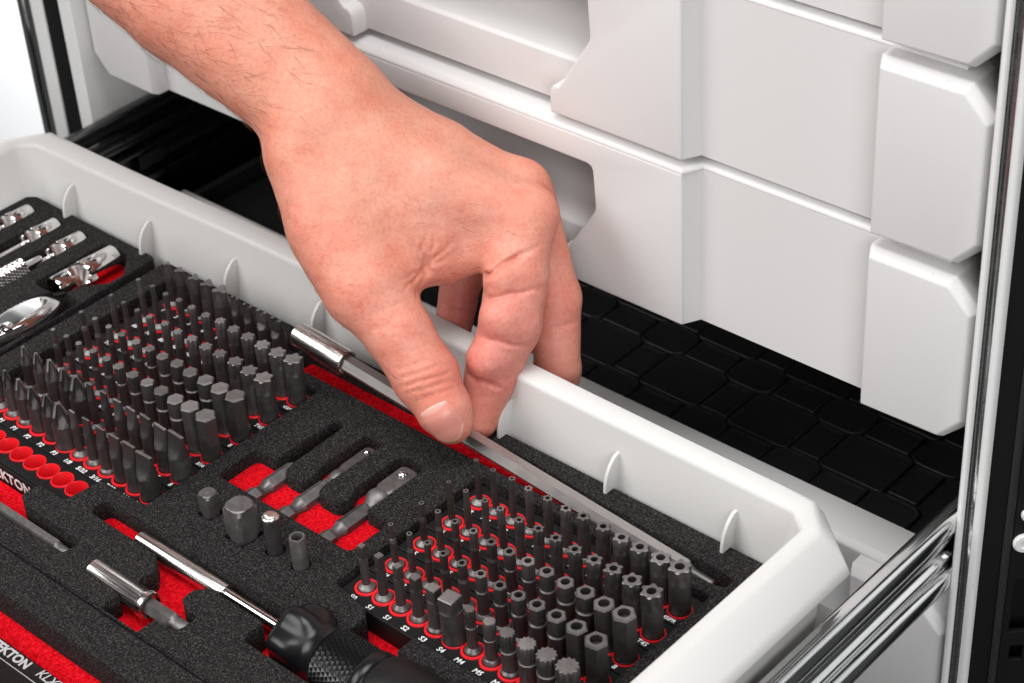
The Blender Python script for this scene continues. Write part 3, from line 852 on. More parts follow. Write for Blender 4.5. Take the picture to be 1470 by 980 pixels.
# adapters lying in their slots (axis along y)
def lying_adapter(label, x, z, drive, y1):
    t = thing('socket_adapter', label, 'adapter', (x, 20, ZR), 'socket adapters lying in the foam')
    def add(nm, vf, m=M['gunmetal'], a=30): return mesh_obj(nm, *xf(vf, AY, (0, 0, z - ZR)), m, t, a)
    h6 = lambda r, zz: [(r * math.cos(math.pi / 6 + k * math.pi / 3), r * math.sin(math.pi / 6 + k * math.pi / 3), zz) for k in range(6)]
    add('shank_end', loft([h6(3.4, -11.0), h6(4.0, -10.2), h6(4.0, -6.4), h6(3.6, -5.6)]), a=20)
    add('groove', lathe([(3.4, -5.8), (2.9, -4.9), (2.8, -3.6), (3.2, -1.8), (3.8, -0.4)], 24))
    add('shank', loft([h6(3.6, -0.6), h6(4.05, 0.1), h6(4.05, 13.5), h6(3.6, 14.2)]), a=20)
    if drive:
        h = drive / 2; L0 = y1 - 20
        add('neck', lathe([(3.2, 14.0), (3.3, 15.4), (h * 0.95, 17.2), (h * 1.22, 19.0), (h * 1.27, 21.0), (h * 1.2, 22.4), (h * 1.0, 23.4)], 28))
        sq = lambda r, half, zz: [(max(-half, min(half, r * math.cos(a))), max(-half, min(half, r * math.sin(a))), zz) for a in [2 * math.pi * k / 40 + math.pi / 40 for k in range(40)]]
        dv = add('drive', loft([sq(h * 1.02, h * 0.98, 23.0), sq(h * 1.30, h, 25.0), sq(h * 1.33, h, L0 - 1.6), sq(h * 1.1, h * 0.96, L0 - 0.4), sq(h * 0.8, h * 0.8, L0)]), a=25)
        b = mesh_obj('detent_ball', *lathe([(h * 0.46, -0.3), (h * 0.44, h * 0.16), (h * 0.28, h * 0.32), (0.0, h * 0.38)], 20), M['chrome'], dv, 180)
        for vtx in b.data.vertices: vtx.co += Vector((0, (L0 - h * 1.15) * S, (z - ZR + h) * S))
        rg = mesh_obj('ball_rim', *loft([circ(h * 0.70, 24, -0.2), circ(h * 0.68, 24, 0.22), circ(h * 0.56, 24, 0.22), circ(h * 0.5, 24, -0.2)], False, False), M['gunmetal'], dv, 40)
        for vtx in rg.data.vertices: vtx.co += Vector((0, (L0 - h * 1.15) * S, (z - ZR + h) * S))
    else:
        add('neck', lathe([(3.2, 14.0), (2.6, 15.5), (2.2, 17), (2.2, 20), (1.5, 21)], 20))
    return t
lying_adapter('short hexagonal socket adapter, leftmost of three lying over red foam', -76.2, -2.8, None, 60)
lying_adapter('middle socket adapter with small square drive and detent ball', -57.2, -2.6, 6.35, 61.0)
lying_adapter('right socket adapter with the largest square drive and detent ball', -34.2, -2.8, 9.5, 60.0)

# long extension bar, lifted at its socket end
bar = thing('extension_bar', 'long brushed steel hexagonal extension bar pinched between thumb and finger', 'extension bar', (-128, 84, 17.0))
def along_bar(vf):   # +z of the part -> along the bar
    d = Vector((1, 0, -0.0905)).normalized(); up = Vector((0.0905, 0, 1)).normalized(); sd = up.cross(d)
    Rm = Matrix((sd, up, d)).transposed()
    return xf(vf, Rm)
h6 = lambda r, zz, ph=math.pi / 6: [(r * math.cos(ph + k * math.pi / 3), r * math.sin(ph + k * math.pi / 3), zz) for k in range(6)]
mesh_obj('socket_sleeve', *along_bar(loft([circ(5.0, 36, 5), circ(5.6, 36, 5.5), circ(5.7, 36, 33.2), circ(5.5, 36, 34.0), circ(4.6, 36, 34.0), circ(4.5, 36, 32.2), circ(3.2, 36, 32.0)])), M['nickel_x'], bar, 40)
o = mesh_obj('hexagonal_shaft', *along_bar(loft([h6(3.85, 31.5, 0), h6(3.85, 214.0, 0), h6(3.4, 215.0, 0)])), M['bar_steel'], bar, 20)
mesh_obj('bit_end', *along_bar(loft([circ(2.9, 24, 214.8), circ(2.5, 24, 217.0), circ(2.1, 24, 217.6), circ(2.1, 24, 226.0), circ(1.6, 24, 227.0)])), M['gunmetal'], bar, 40)

# screwdriver handle set in the front pocket (axis along x)
dr = thing('screwdriver', 'screwdriver with nickel tube, slim shaft and knurled black handle', 'screwdriver', (-92, -33.6, ZR))
def dxp(nm, vf, m, a=40, z=-2.4): return mesh_obj(nm, *xf(vf, AX, (0, 0, z - ZR)), m, dr, a)
dxp('tube', lathe([(3.3, 0), (3.75, 0.5), (3.75, 50.0), (3.5, 50.6), (2.6, 50.6)], 36), M['nickel_x'])
dxp('shaft', lathe([(2.45, 50.0), (2.45, 86.0)], 28), M['chrome'])
def lobed(r, z, k, n=72): return [(r * (1 - k + k * math.cos(6 * a)) * math.cos(a), r * (1 - k + k * math.cos(6 * a)) * math.sin(a), z) for a in [2 * math.pi * q / n for q in range(n)]]
dxp('collar', loft([lobed(6, 84.5, 0), lobed(11.5, 85.2, 0.03), lobed(14.0, 86.8, 0.07), lobed(14.8, 89, 0.09), lobed(14.8, 95.0, 0.09), lobed(13.6, 98.2, 0.06), lobed(11.6, 100.8, 0.01), lobed(10.9, 102.8, 0), lobed(11.6, 105.6, 0), lobed(12.0, 107.0, 0)]), M['black_gloss'])
# knurl: raised diamonds on a drum
def knurl(r, z0, z1, na, nz, h):
    v, f = [], []
    for a in range(nz + 1):
        for q in range(na):
            an = 2 * math.pi * (q + 0.5 * a) / na
            v.append((r * math.cos(an), r * math.sin(an), z0 + (z1 - z0) * a / nz))
    for a in range(nz):
        for q in range(na):
            j = (q + 1) % na
            an = 2 * math.pi * (q + 0.5 * a + 0.75) / na
            k = len(v); v.append(((r + h) * math.cos(an), (r + h) * math.sin(an), z0 + (z1 - z0) * (a + 0.5) / nz))
            c_ = (a * na + q, a * na + j, (a + 1) * na + j, (a + 1) * na + q)
            for s in range(4): f.append((c_[s], c_[(s + 1) % 4], k))
    return v, f
kv, kf = knurl(11.8, 107.2, 126.2, 38, 10, 0.95)
dxp('knurled_grip', (kv, kf), M['black_gloss'], 0)
dxp('grip_ring', lathe([(10.8, 126.0), (12.6, 126.3), (13.2, 127.6), (13.2, 130.0), (12.4, 131.4), (11.6, 132.0)], 48), M['black_gloss'])
hd = dxp('handle', lathe([(11.5, 131.6), (13.6, 132.6), (14.6, 135), (15.0, 141), (15.0, 190), (12, 196)], 56), M['grip'])
text('brand_mark', 'TEKTON', 6.0, (163, -4, 14.9 - 2.4 - ZR), hd, M['ink'], rot=(0.0, 0, 0), shear=0.1, bold=0.12)

# magnetic bit holder with a bit in it
mh = thing('magnetic_bit_holder', 'short nickel magnetic holder with a hexagon bit, lying over red foam', 'bit holder', (-90, -57.6, ZR))
def mhp(nm, vf, m, a=40): return mesh_obj(nm, *xf(vf, AX, (0, 0, -0.4 - ZR)), m, mh, a)
mhp('sleeve', loft([circ(4.4, 36, 0), circ(4.9, 36, 0.5), circ(4.95, 36, 29.2), circ(5.5, 36, 30.2), circ(5.7, 36, 31.6), circ(5.5, 36, 33.0), circ(4.7, 36, 33.2), circ(4.2, 36, 31.5), circ(3.0, 36, 31.4)]), M['nickel_x'])
mhp('bit_shank', loft([h6(3.6, 30.5), h6(3.6, 46.0), h6(3.2, 46.8)]), M['gunmetal'], 20)
mhp('bit_tip', lathe([(3.1, 46.6), (2.5, 48.0), (2.9, 49.6), (2.9, 53.6), (2.2, 55)], 24), M['gunmetal'])

# long hexagon rod at the left
rod_ = thing('hexagon_rod', 'slim grey hexagonal rod lying in a slot at the left edge', 'rod', (-225, -57.6, ZR))
mesh_obj('rod_body', *xf(loft([h6(3.0, 0), h6(3.0, 111.0), h6(2.7, 112)]), AX, (0, 0, -1.6 - ZR)), M['gunmetal'], rod_, 20)
mesh_obj('rod_end', *xf(lathe([(2.6, 111.8), (2.0, 113.2), (2.2, 114.4), (2.2, 118), (1.5, 119)], 20), AX, (0, 0, -1.6 - ZR)), M['gunmetal'], rod_, 40)

# black tool body with print at the lower left corner
kb = thing('flat_tool', 'flat black tool with pale lettering at the bottom left corner', 'tool', (-100, -115, ZR))
o = mesh_obj('tool_body', *prism([(-15.5, 0.2), (13.0, 0.2), (13.2, 5), (12.9, 7.2), (12.0, 8.0), (-12, 8.0), (-15.5, 5)], 'x', -90, 110), M['black_gloss'], kb, 40); bevel_obj(o, 0.5)
bbox('edge_line', -89, 109, 5.6, 5.9, 7.9, 8.05, M['ink_grey'], o)
text('brand_mark', 'TEKTON', 5.4, (20.5, 9.4, 8.06), o, M['ink_grey'], shear=0.0, bold=0.22)
text('model_mark', 'KLX7', 5.4, (42.5, 10.0, 8.06), o, M['ink_grey'], shear=0.2, bold=0.05)
# chrome joints and ratchet in the back left insert
def uni(label, x, y0, y1, r, full=False):
    t = thing('universal_joint', label, 'joint', (x, y0, ZR), 'chrome universal joints')
    def add(nm, vf, z=0.5, m=M['chrome'], a=40): return mesh_obj(nm, *xf(vf, AY, (0, 0, z - ZR)), m, t, a)
    L = y1 - y0
    add('socket', loft([circ(r * 0.7, 32, L * 0.22), circ(r, 32, L * 0.34), circ(r, 32, L - 0.6), circ(r * 0.92, 32, L), circ(r * 0.66, 32, L), circ(r * 0.62, 32, L - 5)]))
    def fork(a0, a1, ph):
        parts = []
        for s in (1, -1):
            lo = []
            for zz, k in ((a0, 1.0), (a0 + (a1 - a0) * 0.55, 0.95), (a0 + (a1 - a0) * 0.85, 0.62), (a1, 0.2)):
                w = r * 0.78 * k + 0.4
                ring = [(s * r * 0.99, -w), (s * r * 0.99, w), (s * r * 0.45, w), (s * r * 0.45, -w)]
                c_, s_ = math.cos(ph), math.sin(ph)
                lo.append([(p[0] * c_ - p[1] * s_, p[0] * s_ + p[1] * c_, zz) for p in ring])
            parts.append(loft(lo))
        return join(parts)
    o = add('yoke', fork(L * 0.40, L * 0.06, 0.9)); bevel_obj(o, 0.5)
    o = add('yoke', fork(-L * 0.06, L * 0.28, 0.9 + math.pi / 2)); bevel_obj(o, 0.5)
    add('cross_block', loft([circ(r * 0.55, 20, L * 0.12), circ(r * 0.62, 20, L * 0.2), circ(r * 0.62, 20, L * 0.36), circ(r * 0.5, 20, L * 0.42)]), m=M['gunmetal'])
    if full: add('drive_socket', loft([circ(r * 0.62, 32, -L * 0.34), circ(r * 0.92, 32, -L * 0.36), circ(r, 32, -L * 0.32), circ(r, 32, 0.2), circ(r * 0.8, 32, L * 0.06)]))
    else: add('stem', lathe([(1.4, -24), (1.5, -23), (1.5, -1), (1.4, 0)], 16), 0.0)
    return t
uni('chrome universal joint at the far left edge of the foam', -323.2, 73, 90, 4.7)
uni('chrome universal joint second from the left in the back foam', -302.4, 72, 90, 4.7)
uni('chrome universal joint third from the left above the knurled grip', -282.8, 72, 90, 4.7)
uni('largest chrome universal joint with both sockets, over red foam', -258.5, 64, 90, 5.9, True)
kn = thing('knurled_extension', 'chrome extension with knurled grip at the left edge', 'extension', (-283.5, 10, ZR))
kv, kf = knurl(4.9, 4, 46, 20, 27, 0.6)
mesh_obj('knurled_grip', *xf((kv, kf), AY, (0, 0, 1.5 - ZR)), M['chrome'], kn, 0)
mesh_obj('rod', *xf(lathe([(4.6, 45.8), (3.4, 46.6), (2.2, 47.4), (2.0, 55), (1.6, 56)], 24), AY, (0, 0, 1.5 - ZR)), M['chrome'], kn, 40)
# ratchet head: a polished teardrop body
ra = thing('ratchet', 'polished chrome ratchet head resting in the left foam', 'ratchet', (-245.5, 28, ZR))
nl, nm_ = 26, 36
lo = []
for i in range(nl + 1):
    tt = i / nl
    y = -26 + 46 * tt
    wdt = 9.0 * math.sqrt(max(0, 1 - (max(0, tt - 0.55) / 0.45) ** 2.2)) * (0.62 + 0.38 * min(1, tt / 0.45) ** 1.2) + 0.05
    hgt = (6.8 * math.sqrt(max(0, 1 - (max(0, tt - 0.62) / 0.38) ** 2.6)) * (0.8 + 0.2 * min(1, tt / 0.5)) + 0.05)
    ring = []
    for q in range(nm_):
        a = 2 * math.pi * q / nm_
        ca, sa = math.cos(a), math.sin(a)
        ring.append((wdt * math.copysign(abs(ca) ** 0.5, ca), y, hgt * math.copysign(abs(sa) ** 0.55, sa) + 11.5))
    lo.append(ring)
mesh_obj('head', *loft(lo), M['chrome'], ra, 60)
mesh_obj('handle', *xf(lathe([(5.2, -88), (5.6, -60), (6.0, -27), (5.0, -24)], 32), AY, (0, 0, 11)), M['chrome'], ra, 60)
mesh_obj('lever', *xf(loft([circ(3.4, 20, 0), circ(3.2, 20, 1.6), circ(2.2, 20, 2.2)]), None, (3.6, -12, 16.6)), M['chrome'], ra, 40)

# ================================================================== THE HAND (one continuous skin)
PALM = [
 [(-402.7, 39.2, 314.8, 36.0), (-236.3, 75.4, 195.8, 25.0), (-176.0, 89.2, 154.3, 22.0), (-120.1, 103.2, 117.3, 19.5)],
 [(-398.1, 54.9, 322.9, 35.0), (-231.4, 91.1, 203.6, 24.0), (-172.4, 103.1, 161.6, 21.5), (-116.2, 114.6, 121.8, 19.0)],
 [(-112.3, 100.5, 115.6, 18.5), (-69.7, 119.1, 93.0, 15.5), (-38.0, 138.0, 79.6, 12.0)],
 [(-115.2, 114.4, 113.6, 18.0), (-79.6, 134.0, 95.5, 14.5), (-51.2, 152.4, 81.2, 10.5)],
 [(-120.9, 122.3, 106.6, 16.0), (-65.7, 157.3, 74.3, 10.5)],
 [(-127.0, 120.8, 97.0, 14.0), (-76.2, 152.6, 62.5, 9.5)],
 [(-110.7, 89.1, 104.1, 15.5), (-93.7, 82.5, 84.2, 16.0), (-72.6, 79.6, 65.7, 14.5)],
 [(-93.9, 95.5, 90.8, 19.0), (-65.1, 112.5, 76.6, 14.0)],
 [(-65.9, 96.1, 67.4, 8.0), (-57.6, 111.5, 64.6, 8.0), (-47.6, 126.0, 69.7, 10.0)],
]
FINGERS = {
 "thumb": [(-81.2, 80.6, 73.5, 14.5), (-68.9, 77.9, 63.8, 14.2), (-52.7, 77.2, 50.8, 13.2), (-38.6, 76.5, 36.2, 13.2), (-27.5, 74.5, 25.9, 10.7), (-24.3, 74.6, 21.1, 8.7)],
 "index": [(-38.0, 138.0, 79.6, 12.0), (-30.3, 123.8, 62.6, 12.6), (-24.7, 112.6, 47.4, 12.5), (-27.4, 102.6, 27.7, 10.9), (-28.2, 94.2, 9.5, 8.3)],
 "middle": [(-46.9, 152.3, 76.9, 10.5), (-30.0, 145.7, 39.7, 10.6), (-21.2, 135.2, 13.4, 9.6), (-21.1, 131.4, -9.8, 8.0)],
 "ring": [(-64.5, 157.2, 73.1, 10.0), (-64.5, 152.8, 51.3, 9.5), (-74.8, 137.5, 38.7, 9.0), (-68.1, 122.3, 20.1, 7.8)],
 "pinky": [(-76.2, 152.6, 62.5, 9.0), (-77.1, 151.7, 41.7, 8.0), (-82.0, 142.7, 30.2, 7.5)],
}
KNUCKLES = [(-34.7, 142.2, 82.3, 7.5), (-50.6, 152.8, 84.6, 8.5)]
# direction from the hand to the photographer, used to turn creases and the nail outward
TOVIEW = (0.5647, -0.5907, 0.5764)
PADS = [((-24.64, 108.37, 53.45), 9.2), ((-25.86, 98.39, 37.47), 8.3), ((-30.09, 115.50, 66.09), 8.2)]

def seg_cone(P, a, ra, b, rb):
    a = np.array(a); b = np.array(b); ba = b - a; L2 = ba @ ba
    t = np.clip(((P - a) @ ba) / L2, 0, 1)
    d = P - a - t[:, None] * ba
    return np.sqrt((d * d).sum(1)) - (ra + (rb - ra) * (t * t * (3 - 2 * t) * 0.3 + t * 0.7))
def smin(a, b, k):
    h = np.maximum(k - np.abs(a - b), 0) / k
    return np.minimum(a, b) - h * h * h * k / 6.0
def chain(P, ch, k):
    d = None
    for u, v in zip(ch[:-1], ch[1:]):
        s = seg_cone(P, u[:3], u[3], v[:3], v[3])
        d = s if d is None else smin(d, s, k)
    return d
TV = np.array(TOVIEW)
F = {k: np.array([q[:3] for q in v]) for k, v in FINGERS.items()}
def unit(v): v = np.asarray(v, float); return v / np.linalg.norm(v)
CREASES = []      # centre, axis, reach, depth, width, facing direction, waviness
def crease(c_, ax, reach, depth, width, face, wave=0.4, ph=0.0): CREASES.append((np.array(c_, float), unit(ax), reach, depth, width, unit(face), wave, ph))
crease((-44.08, 73.91, 47.58), (0.55, -0.25, -0.80), 13.0, 0.25, 0.75, TV, 0.90, 0.00)
crease((-39.88, 73.82, 43.38), (0.55, -0.25, -0.80), 14.0, 0.45, 0.75, TV, 0.90, 1.70)
crease((-36.97, 74.07, 40.78), (0.55, -0.25, -0.80), 15.0, 0.70, 0.75, TV, 0.90, 3.40)
crease((-34.68, 73.77, 38.23), (0.55, -0.25, -0.80), 15.5, 0.90, 0.75, TV, 0.90, 5.10)
crease((-32.49, 73.60, 35.91), (0.55, -0.25, -0.80), 15.0, 0.70, 0.75, TV, 0.90, 6.80)
crease((-29.99, 73.49, 33.34), (0.55, -0.25, -0.80), 13.5, 0.40, 0.75, TV, 0.90, 8.50)
crease((-21.97, 106.99, 42.48), (0.21, -0.57, -0.79), 14.0, 1.10, 0.90, TV, 0.50, 0.40)
crease((-22.76, 108.01, 44.29), (0.20, -0.58, -0.79), 12.0, 0.50, 0.70, TV, 0.50, 1.40)
crease((-25.21, 96.40, 27.86), (0.06, -0.67, -0.74), 12.0, 1.20, 0.90, TV, 0.40, 2.00)
crease((-35.46, 117.34, 66.30), (0.67, -0.08, -0.74), 24.0, 2.00, 1.20, TV, 0.50, 0.90)
crease((-28.62, 115.69, 57.90), (0.50, -0.31, -0.81), 17.0, 1.50, 1.10, TV, 0.50, 2.90)
crease((-33.28, 122.71, 69.67), (0.63, -0.14, -0.76), 14.0, 0.50, 0.80, TV, 0.60, 4.00)
crease((-56.52, 99.29, 68.43), (0.39, 0.81, 0.44), 17.0, 0.84, 0.70, TV, 0.70, 0.00)
crease((-56.52, 99.29, 68.43), (0.54, 0.79, 0.28), 17.0, 0.95, 0.70, TV, 0.70, 1.10)
crease((-56.52, 99.29, 68.43), (0.66, 0.74, 0.11), 18.0, 1.16, 0.70, TV, 0.70, 2.20)
crease((-56.52, 99.29, 68.43), (0.75, 0.66, -0.05), 17.0, 1.05, 0.70, TV, 0.70, 3.30)
crease((-56.52, 99.29, 68.43), (0.82, 0.50, -0.29), 18.0, 0.95, 0.70, TV, 0.70, 4.40)
crease((-56.52, 99.29, 68.43), (0.78, 0.16, -0.60), 21.0, 0.95, 0.70, TV, 0.70, 5.50)
crease((-56.52, 99.29, 68.43), (0.67, -0.08, -0.74), 20.0, 0.63, 0.70, TV, 0.70, 6.60)
crease((-56.52, 99.29, 68.43), (0.11, 0.75, 0.66), 15.0, 0.53, 0.70, TV, 0.70, 7.70)
crease((-70.07, 126.30, 29.57), (0.25, -0.54, -0.80), 10.0, 0.70, 0.80, TV, 0.30, 0.20)
crease((-24.58, 140.12, 30.41), (0.54, -0.27, -0.80), 11.0, 0.80, 1.00, TV, 0.30, 0.20)
crease((-61.05, 74.95, 65.28), (0.62, -0.15, -0.77), 14.0, 0.22, 0.60, TV, 1.20, 0.00)
crease((-56.95, 74.99, 61.30), (0.62, -0.15, -0.77), 14.0, 0.22, 0.60, TV, 1.20, 2.30)
crease((-52.85, 75.03, 57.32), (0.62, -0.15, -0.77), 14.0, 0.22, 0.60, TV, 1.20, 4.60)
crease((-48.75, 75.07, 53.34), (0.62, -0.15, -0.77), 14.0, 0.22, 0.60, TV, 1.20, 6.90)
def wob(P, ph=0.0):
    return (np.sin(P[:, 0] * 0.55 + ph) + np.sin(P[:, 1] * 0.47 + 1.3 + ph * 2) + np.sin(P[:, 2] * 0.61 + 2.1 + ph * 3)) / 3.0
def hand_sdf(P, fine=False):
    palm = None
    for ch in PALM:
        s = chain(P, ch, 6.0)
        palm = s if palm is None else smin(palm, s, 16.0)
    for kx, ky, kz, r in KNUCKLES:
        palm = smin(palm, np.sqrt(((P - np.array([kx, ky, kz])) ** 2).sum(1)) - r, 11.0)
    out = palm
    KF = {'thumb': 20.0, 'index': 8.0, 'middle': 6.0, 'ring': 6.0, 'pinky': 6.0}
    for nm, ch in FINGERS.items():
        f_ = chain(P, ch, 4.0 if nm != 'index' else 2.6)
        out = np.minimum(out, smin(palm, f_, KF[nm]))
    for c_, r in PADS: out = smin(out, np.sqrt(((P - np.array(c_)) ** 2).sum(1)) - r, 5.0)
    if fine:
        for c_, ax, reach, depth, width, face, wave, ph in CREASES:
            D = P - c_
            dist = np.sqrt((D * D).sum(1))
            m = dist < reach
            if not m.any(): continue
            Dm = D[m]
            s = Dm @ ax + wave * wob(P[m] * 1.6, ph)
            side = np.clip((Dm @ face) / np.maximum(dist[m], 1e-6) * 1.6, 0, 1)
            fall = np.clip(1 - (dist[m] / reach) ** 2, 0, 1)
            out[m] += depth * np.exp(-(s / width) ** 2) * side * fall * 1.25
        out += 0.16 * wob(P * 0.6) + 0.10 * wob(P * 1.7, 2.0)
    return out

def surface_nets(lo, hi, h):
    # coarse pass to find the blocks that hold the surface
    B = 6; H = h * B
    nb = np.ceil((hi - lo) / H).astype(int)
    ci = np.stack(np.meshgrid(*[np.arange(n) for n in nb], indexing='ij'), -1).reshape(-1, 3)
    d = hand_sdf(lo + (ci + 0.5) * H)
    act = ci[np.abs(d) < H * 1.25]
    dims = nb * B + 1
    G = np.full(dims, 99.0, np.float32)
    off = np.stack(np.meshgrid(*[np.arange(B + 1)] * 3, indexing='ij'), -1).reshape(-1, 3)
    for k in range(0, len(act), 400):
        idx = (act[k:k + 400, None, :] * B + off[None]).reshape(-1, 3)
        G[idx[:, 0], idx[:, 1], idx[:, 2]] = hand_sdf(lo + idx * h, True)
    neg = G < 0; known = G < 90
    # inside far away cells are unknown (99); treat them as skipped
    nx, ny, nz = dims
    c0 = (slice(0, nx - 1), slice(0, ny - 1), slice(0, nz - 1))
    cnt = np.zeros((nx - 1, ny - 1, nz - 1), np.int8); ok = np.ones(cnt.shape, bool)
    for a in (0, 1):
        for b in (0, 1):
            for c_ in (0, 1):
                s = (slice(a, nx - 1 + a), slice(b, ny - 1 + b), slice(c_, nz - 1 + c_))
                cnt += neg[s]; ok &= known[s]
    cell = ok & (cnt > 0) & (cnt < 8)
    ids = np.full(cnt.shape, -1, np.int64); cc = np.argwhere(cell); ids[cell] = np.arange(len(cc))
    pos = np.zeros((len(cc), 3)); wt = np.zeros(len(cc))
    E = [((a, b, c_), ax) for ax in range(3) for a in (0, 1) for b in (0, 1) for c_ in (0, 1) if (a, b, c_)[ax] == 0]
    for o, ax in E:
        p = cc + np.array(o); q = p.copy(); q[:, ax] += 1
        va = G[p[:, 0], p[:, 1], p[:, 2]]; vb = G[q[:, 0], q[:, 1], q[:, 2]]
        m = (va < 0) != (vb < 0)
        t = np.where(m, va / np.where(m, va - vb, 1), 0)
        r = p.astype(float); r[:, ax] += t
        pos[m] += r[m]; wt[m] += 1
    V = lo + pos / wt[:, None] * h
    Fq = []
    for ax in range(3):
        u, v = [(1, 2), (2, 0), (0, 1)][ax]
        s0 = [slice(1, n - 1) for n in dims]; s0[ax] = slice(0, dims[ax] - 1)
        s1 = list(s0); s1[ax] = slice(1, dims[ax])
        A = neg[tuple(s0)]; Bn = neg[tuple(s1)]
        kn_ = known[tuple(s0)] & known[tuple(s1)]
        e = np.argwhere((A != Bn) & kn_)
        base = e + np.array([0 if i == ax else 1 for i in range(3)])
        q = []
        for du, dv in ((-1, -1), (0, -1), (0, 0), (-1, 0)):
            c_ = base.copy(); c_[:, u] += du; c_[:, v] += dv
            q.append(ids[c_[:, 0], c_[:, 1], c_[:, 2]])
        q = np.stack(q, 1)
        fl = A[e[:, 0], e[:, 1], e[:, 2]]
        q[~fl] = q[~fl][:, ::-1]
        Fq.append(q[(q >= 0).all(1)])
    return V, np.vstack(Fq)
allp = np.array([q for ch in PALM for q in ch] + [q for ch in FINGERS.values() for q in ch])
lo = (allp[:, :3] - allp[:, 3:]).min(0) - 4; hi = (allp[:, :3] + allp[:, 3:]).max(0) + 4
V, Q = surface_nets(lo, hi, 1.0)
def sdf_grad(P, e=0.4):
    g = np.stack([hand_sdf(P + np.eye(3)[k] * e, True) - hand_sdf(P - np.eye(3)[k] * e, True) for k in range(3)], 1) / (2 * e)
    return g / np.maximum(np.linalg.norm(g, axis=1), 1e-6)[:, None]
for _ in range(2):
    V = V - np.clip(hand_sdf(V, True), -0.5, 0.5)[:, None] * sdf_grad(V)
NRM = sdf_grad(V, 0.6)

def skin_material():
    m = mat('skin', (0.6, 0.35, 0.27), 0.45, spec=0.42); t = NT(m)
    at = t.n('ShaderNodeVertexColor'); at.layer_name = 'tint'
    big = t.noise(75, 4, 0.6); fine = t.noise(600, 3, 0.6)
    mix = t.n('ShaderNodeMixRGB'); mix.blend_type = 'MULTIPLY'; mix.inputs['Fac'].default_value = 1.0
    t.l(at.outputs['Color'], mix.inputs['Color1'])
    blot = t.ramp(big, [(0.30, (0.97, 0.80, 0.75)), (0.5, (1.0, 0.97, 0.95)), (0.70, (1.03, 1.10, 1.09))])
    t.l(blot, mix.inputs['Color2'])
    mix2 = t.n('ShaderNodeMixRGB'); mix2.blend_type = 'MULTIPLY'; mix2.inputs['Fac'].default_value = 1.0
    t.l(mix.outputs['Color'], mix2.inputs['Color1'])
    sp = t.ramp(fine, [(0.30, (0.93, 0.83, 0.80)), (0.5, (1, 1, 1)), (0.8, (1.03, 1.03, 1.03))])
    t.l(sp, mix2.inputs['Color2'])
    t.l(mix2.outputs['Color'], t.b.inputs['Base Color'])
    t.b.inputs['Subsurface Weight'].default_value = 0.15
    t.b.inputs['Subsurface Radius'].default_value = (1.0, 0.35, 0.18)
    t.b.inputs['Subsurface Scale'].default_value = 0.0025
    # fine crosshatched skin lines plus pores
    d = (0.61, 0.52, -0.52)
    v1 = t.n('ShaderNodeTexVoronoi'); v1.feature = 'DISTANCE_TO_EDGE'; v1.inputs['Scale'].default_value = 1.0
    mp = t.mapped((620, 620, 1150), (0.5, 0.3, 0.4)); t.l(mp, v1.inputs['Vector'])
    e1 = t.rng(v1.outputs['Distance'], 0.0, 1.0, 0.0, 0.16)
    n1 = t.bump(e1, 0.22, 0.00028)
    f2 = t.noise(900, 3, 0.6)
    n2 = t.bump(f2, 0.28, 0.0004, n1)
    f3 = t.noise(190, 3, 0.6)
    n3 = t.bump(f3, 0.25, 0.0009, n2)
    t.l(n3, t.b.inputs['Normal'])
    t.l(t.rng(f2, 0.38, 0.56), t.b.inputs['Roughness'])
    return m
M['skin'] = skin_material()
me = bpy.data.meshes.new('person')
ORG = np.array([-110.0, 105.0, 115.0])
me.from_pydata([tuple(p) for p in (V - ORG) * S], [], [tuple(int(i) for i in q) for q in Q])
tint = np.tile(np.array([0.735, 0.316, 0.226]), (len(V), 1))
def tint_spot(c_, r, col, amt):  # skin tints; the pale ones paint a highlight on the back of the hand
    d = np.linalg.norm(V - np.array(c_), axis=1)
    w_ = (amt * np.exp(-(d / r) ** 2))[:, None]
    tint[:] = tint * (1 - w_) + np.array(col) * w_
tint_spot((-32.01, 139.29, 85.41), 13.0, (0.68, 0.209, 0.148), 0.75)
tint_spot((-36.35, 129.00, 79.12), 20.0, (0.68, 0.247, 0.174), 0.50)
tint_spot((-33.82, 72.18, 39.22), 14.0, (0.68, 0.209, 0.144), 0.60)
tint_spot((-19.78, 70.89, 24.15), 10.0, (0.68, 0.228, 0.165), 0.40)
tint_spot((-22.36, 104.79, 51.01), 16.0, (0.68, 0.218, 0.165), 0.55)
tint_spot((-23.91, 97.09, 37.70), 14.0, (0.66, 0.199, 0.157), 0.60)
tint_spot((-24.81, 91.97, 15.98), 14.0, (0.7, 0.237, 0.183), 0.50)
tint_spot((-69.49, 129.02, 28.33), 20.0, (0.66, 0.19, 0.144), 0.70)
tint_spot((-24.84, 141.03, 40.27), 14.0, (0.68, 0.228, 0.157), 0.55)
tint_spot((-19.53, 133.51, 18.68), 16.0, (0.68, 0.247, 0.174), 0.40)
tint_spot((-94.52, 74.33, 100.89), 16.0, (0.69, 0.247, 0.174), 0.50)
tint_spot((-82.60, 72.22, 87.05), 20.0, (0.68, 0.228, 0.165), 0.50)
tint_spot((-120.99, 91.00, 143.91), 35.0, (0.66, 0.266, 0.165), 0.45)
tint_spot((-86.38, 116.13, 125.35), 30.0, (0.68, 0.275, 0.165), 0.45)
tint_spot((-63.70, 105.91, 103.07), 35.0, (0.73, 0.342, 0.222), 0.60)
tint_spot((-87.05, 91.53, 111.20), 30.0, (0.73, 0.342, 0.235), 0.50)
tint_spot((-55.58, 101.29, 66.09), 12.0, (0.61, 0.18, 0.122), 0.50)
tint_spot((-141.09, 85.85, 158.32), 30.0, (0.7, 0.342, 0.244), 0.35)
tint_spot((-22.18, 111.34, 57.55), 22.0, (0.68, 0.26, 0.225), 0.55)
